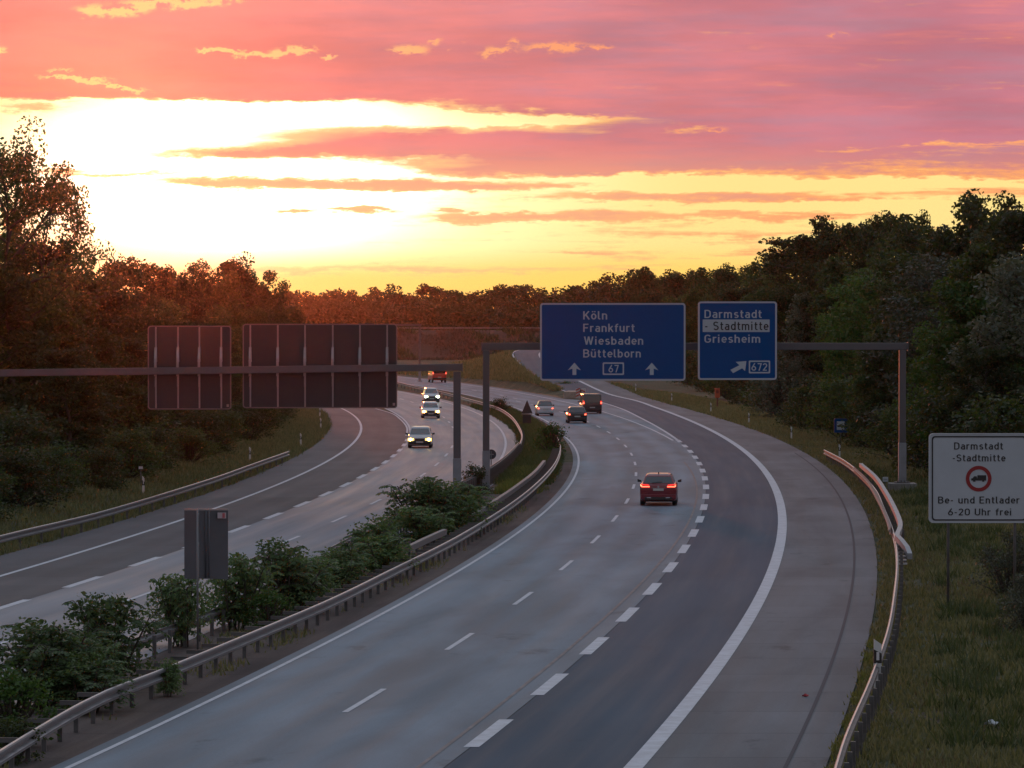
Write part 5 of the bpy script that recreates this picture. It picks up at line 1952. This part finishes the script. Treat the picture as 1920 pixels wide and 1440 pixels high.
n_ = np.sin(pts[:, 0] * .8 + 1.3) + np.sin(pts[:, 1] * .33) + RNG.normal(size=len(pts)) * .4
tag(tufts('dry_grass', pts[n_ > .9], .06, .22, leaf_mat('dry_grass_blades', (.12, .088, .062), (.17, .125, .085), .25), RNG, 4, .03, .1), 'dry brownish patches of the right verge', 'grass')


def medx(Y):
    return l_med(Y) + .15, main_left(Y) - .9


pts = scatter(19000, medx, 226, 430, RNG)
tag(tufts('median_grass', pts, .15, .55, leaf_mat('lush_grass', (.050, .080, .032), (.100, .125, .058), .3), RNG, 4, .04, .14), 'long green grass filling the far median', 'grass')
pts = scatter(2600, lambda Y: (R_LEFT(Y) - 3.6, R_LEFT(Y) - 1.5), 214, 246, RNG)
tag(tufts('median_weeds', pts, .15, .5, M_WEED, RNG, 4, .04, .1), 'yellow green weeds between the rails beyond the gantry post', 'weeds')
pts = scatter(5000, lambda Y: (R_LEFT(Y) - 3.4, R_LEFT(Y) - 1.0), 82, 240, RNG)
n_ = np.sin(pts[:, 1] * .55) + np.sin(pts[:, 1] * .17 + 1) + RNG.normal(size=len(pts)) * .5
tag(tufts('gutter_grass', pts[n_ > .9], .06, .28, M_GRASS, RNG, 4, .03, .09), 'patchy grass under the near guardrail', 'grass')
pts = scatter(6000, lambda Y: (GORE_M(Y) + 3.5, RAMP_L(Y) - .4), 500, 690, RNG)
tag(tufts('island_grass', pts, .2, .6, M_GRASS, RNG, 4, .08, .3), 'grass on the island beside the exit ramp', 'grass')

# ------------------------------------------------------------------ labels of the trees: each told by look and place
ZONES_R = [(1180, 'past the large sign'), (1300, 'behind the large blue sign'), (1470, 'behind the smaller blue sign'), (1690, 'beside the gantry post'), (1745, 'right of the gantry post'), (5000, 'above the white sign')]
ZONES_L = [(140, 'at the left edge'), (277, 'before the sign backs'), (450, 'over the smaller sign back'), (5000, 'over the larger sign back')]
ORD = ['leftmost', 'second from left', 'third from left', 'fourth from left', 'fifth from left', 'sixth from left', 'seventh from left', 'eighth from left']
bins = {}
for t in TREES:
    o, key, X, Y, z, h, side, row, desc = t
    px, _ = pxof(X, Y, z + h * .8)
    zone = next(nm for lim, nm in (ZONES_R if side == 'right' else ZONES_L) if px < lim)
    bins.setdefault((desc, row, side, zone), []).append((px, o))
for (desc, row, side, zone), lst in bins.items():
    lst.sort(key=lambda q: q[0])
    for i, (px, o) in enumerate(lst):  # ordinal only where several share a place
        pre = '' if len(lst) == 1 else ORD[min(i, 7)] + ' '
        if len(lst) > 1 and 'leaning' in desc:
            desc = desc.replace('leaning ', '')
        if len(lst) > 1 and 'crowned' in desc:
            desc = 'thin dark tree'
        o['label'] = f'{pre}{desc} {row} {side} wood {zone}'

# ------------------------------------------------------------------ added haze box, standing in for red lens glare on the left
VEIL_HAZE = 0.000025
if VEIL_HAZE:
    o = MB().box((0, 620, 21), (900, 1500, 48)).build('lens_veil', bpy.data.materials.new('lens_veil_haze'))
    m = o.data.materials[0]
    m.use_nodes = True
    m.node_tree.nodes.clear()
    pv = m.node_tree.nodes.new('ShaderNodeVolumePrincipled')
    pv.inputs['Color'].default_value = (.92, .66, .56, 1)
    pv.inputs['Density'].default_value = VEIL_HAZE
    pv.inputs['Anisotropy'].default_value = .97
    mo = m.node_tree.nodes.new('ShaderNodeOutputMaterial')
    m.node_tree.links.new(pv.outputs[0], mo.inputs['Volume'])
    o['kind'] = 'stuff'
    o.display_type = 'BOUNDS'
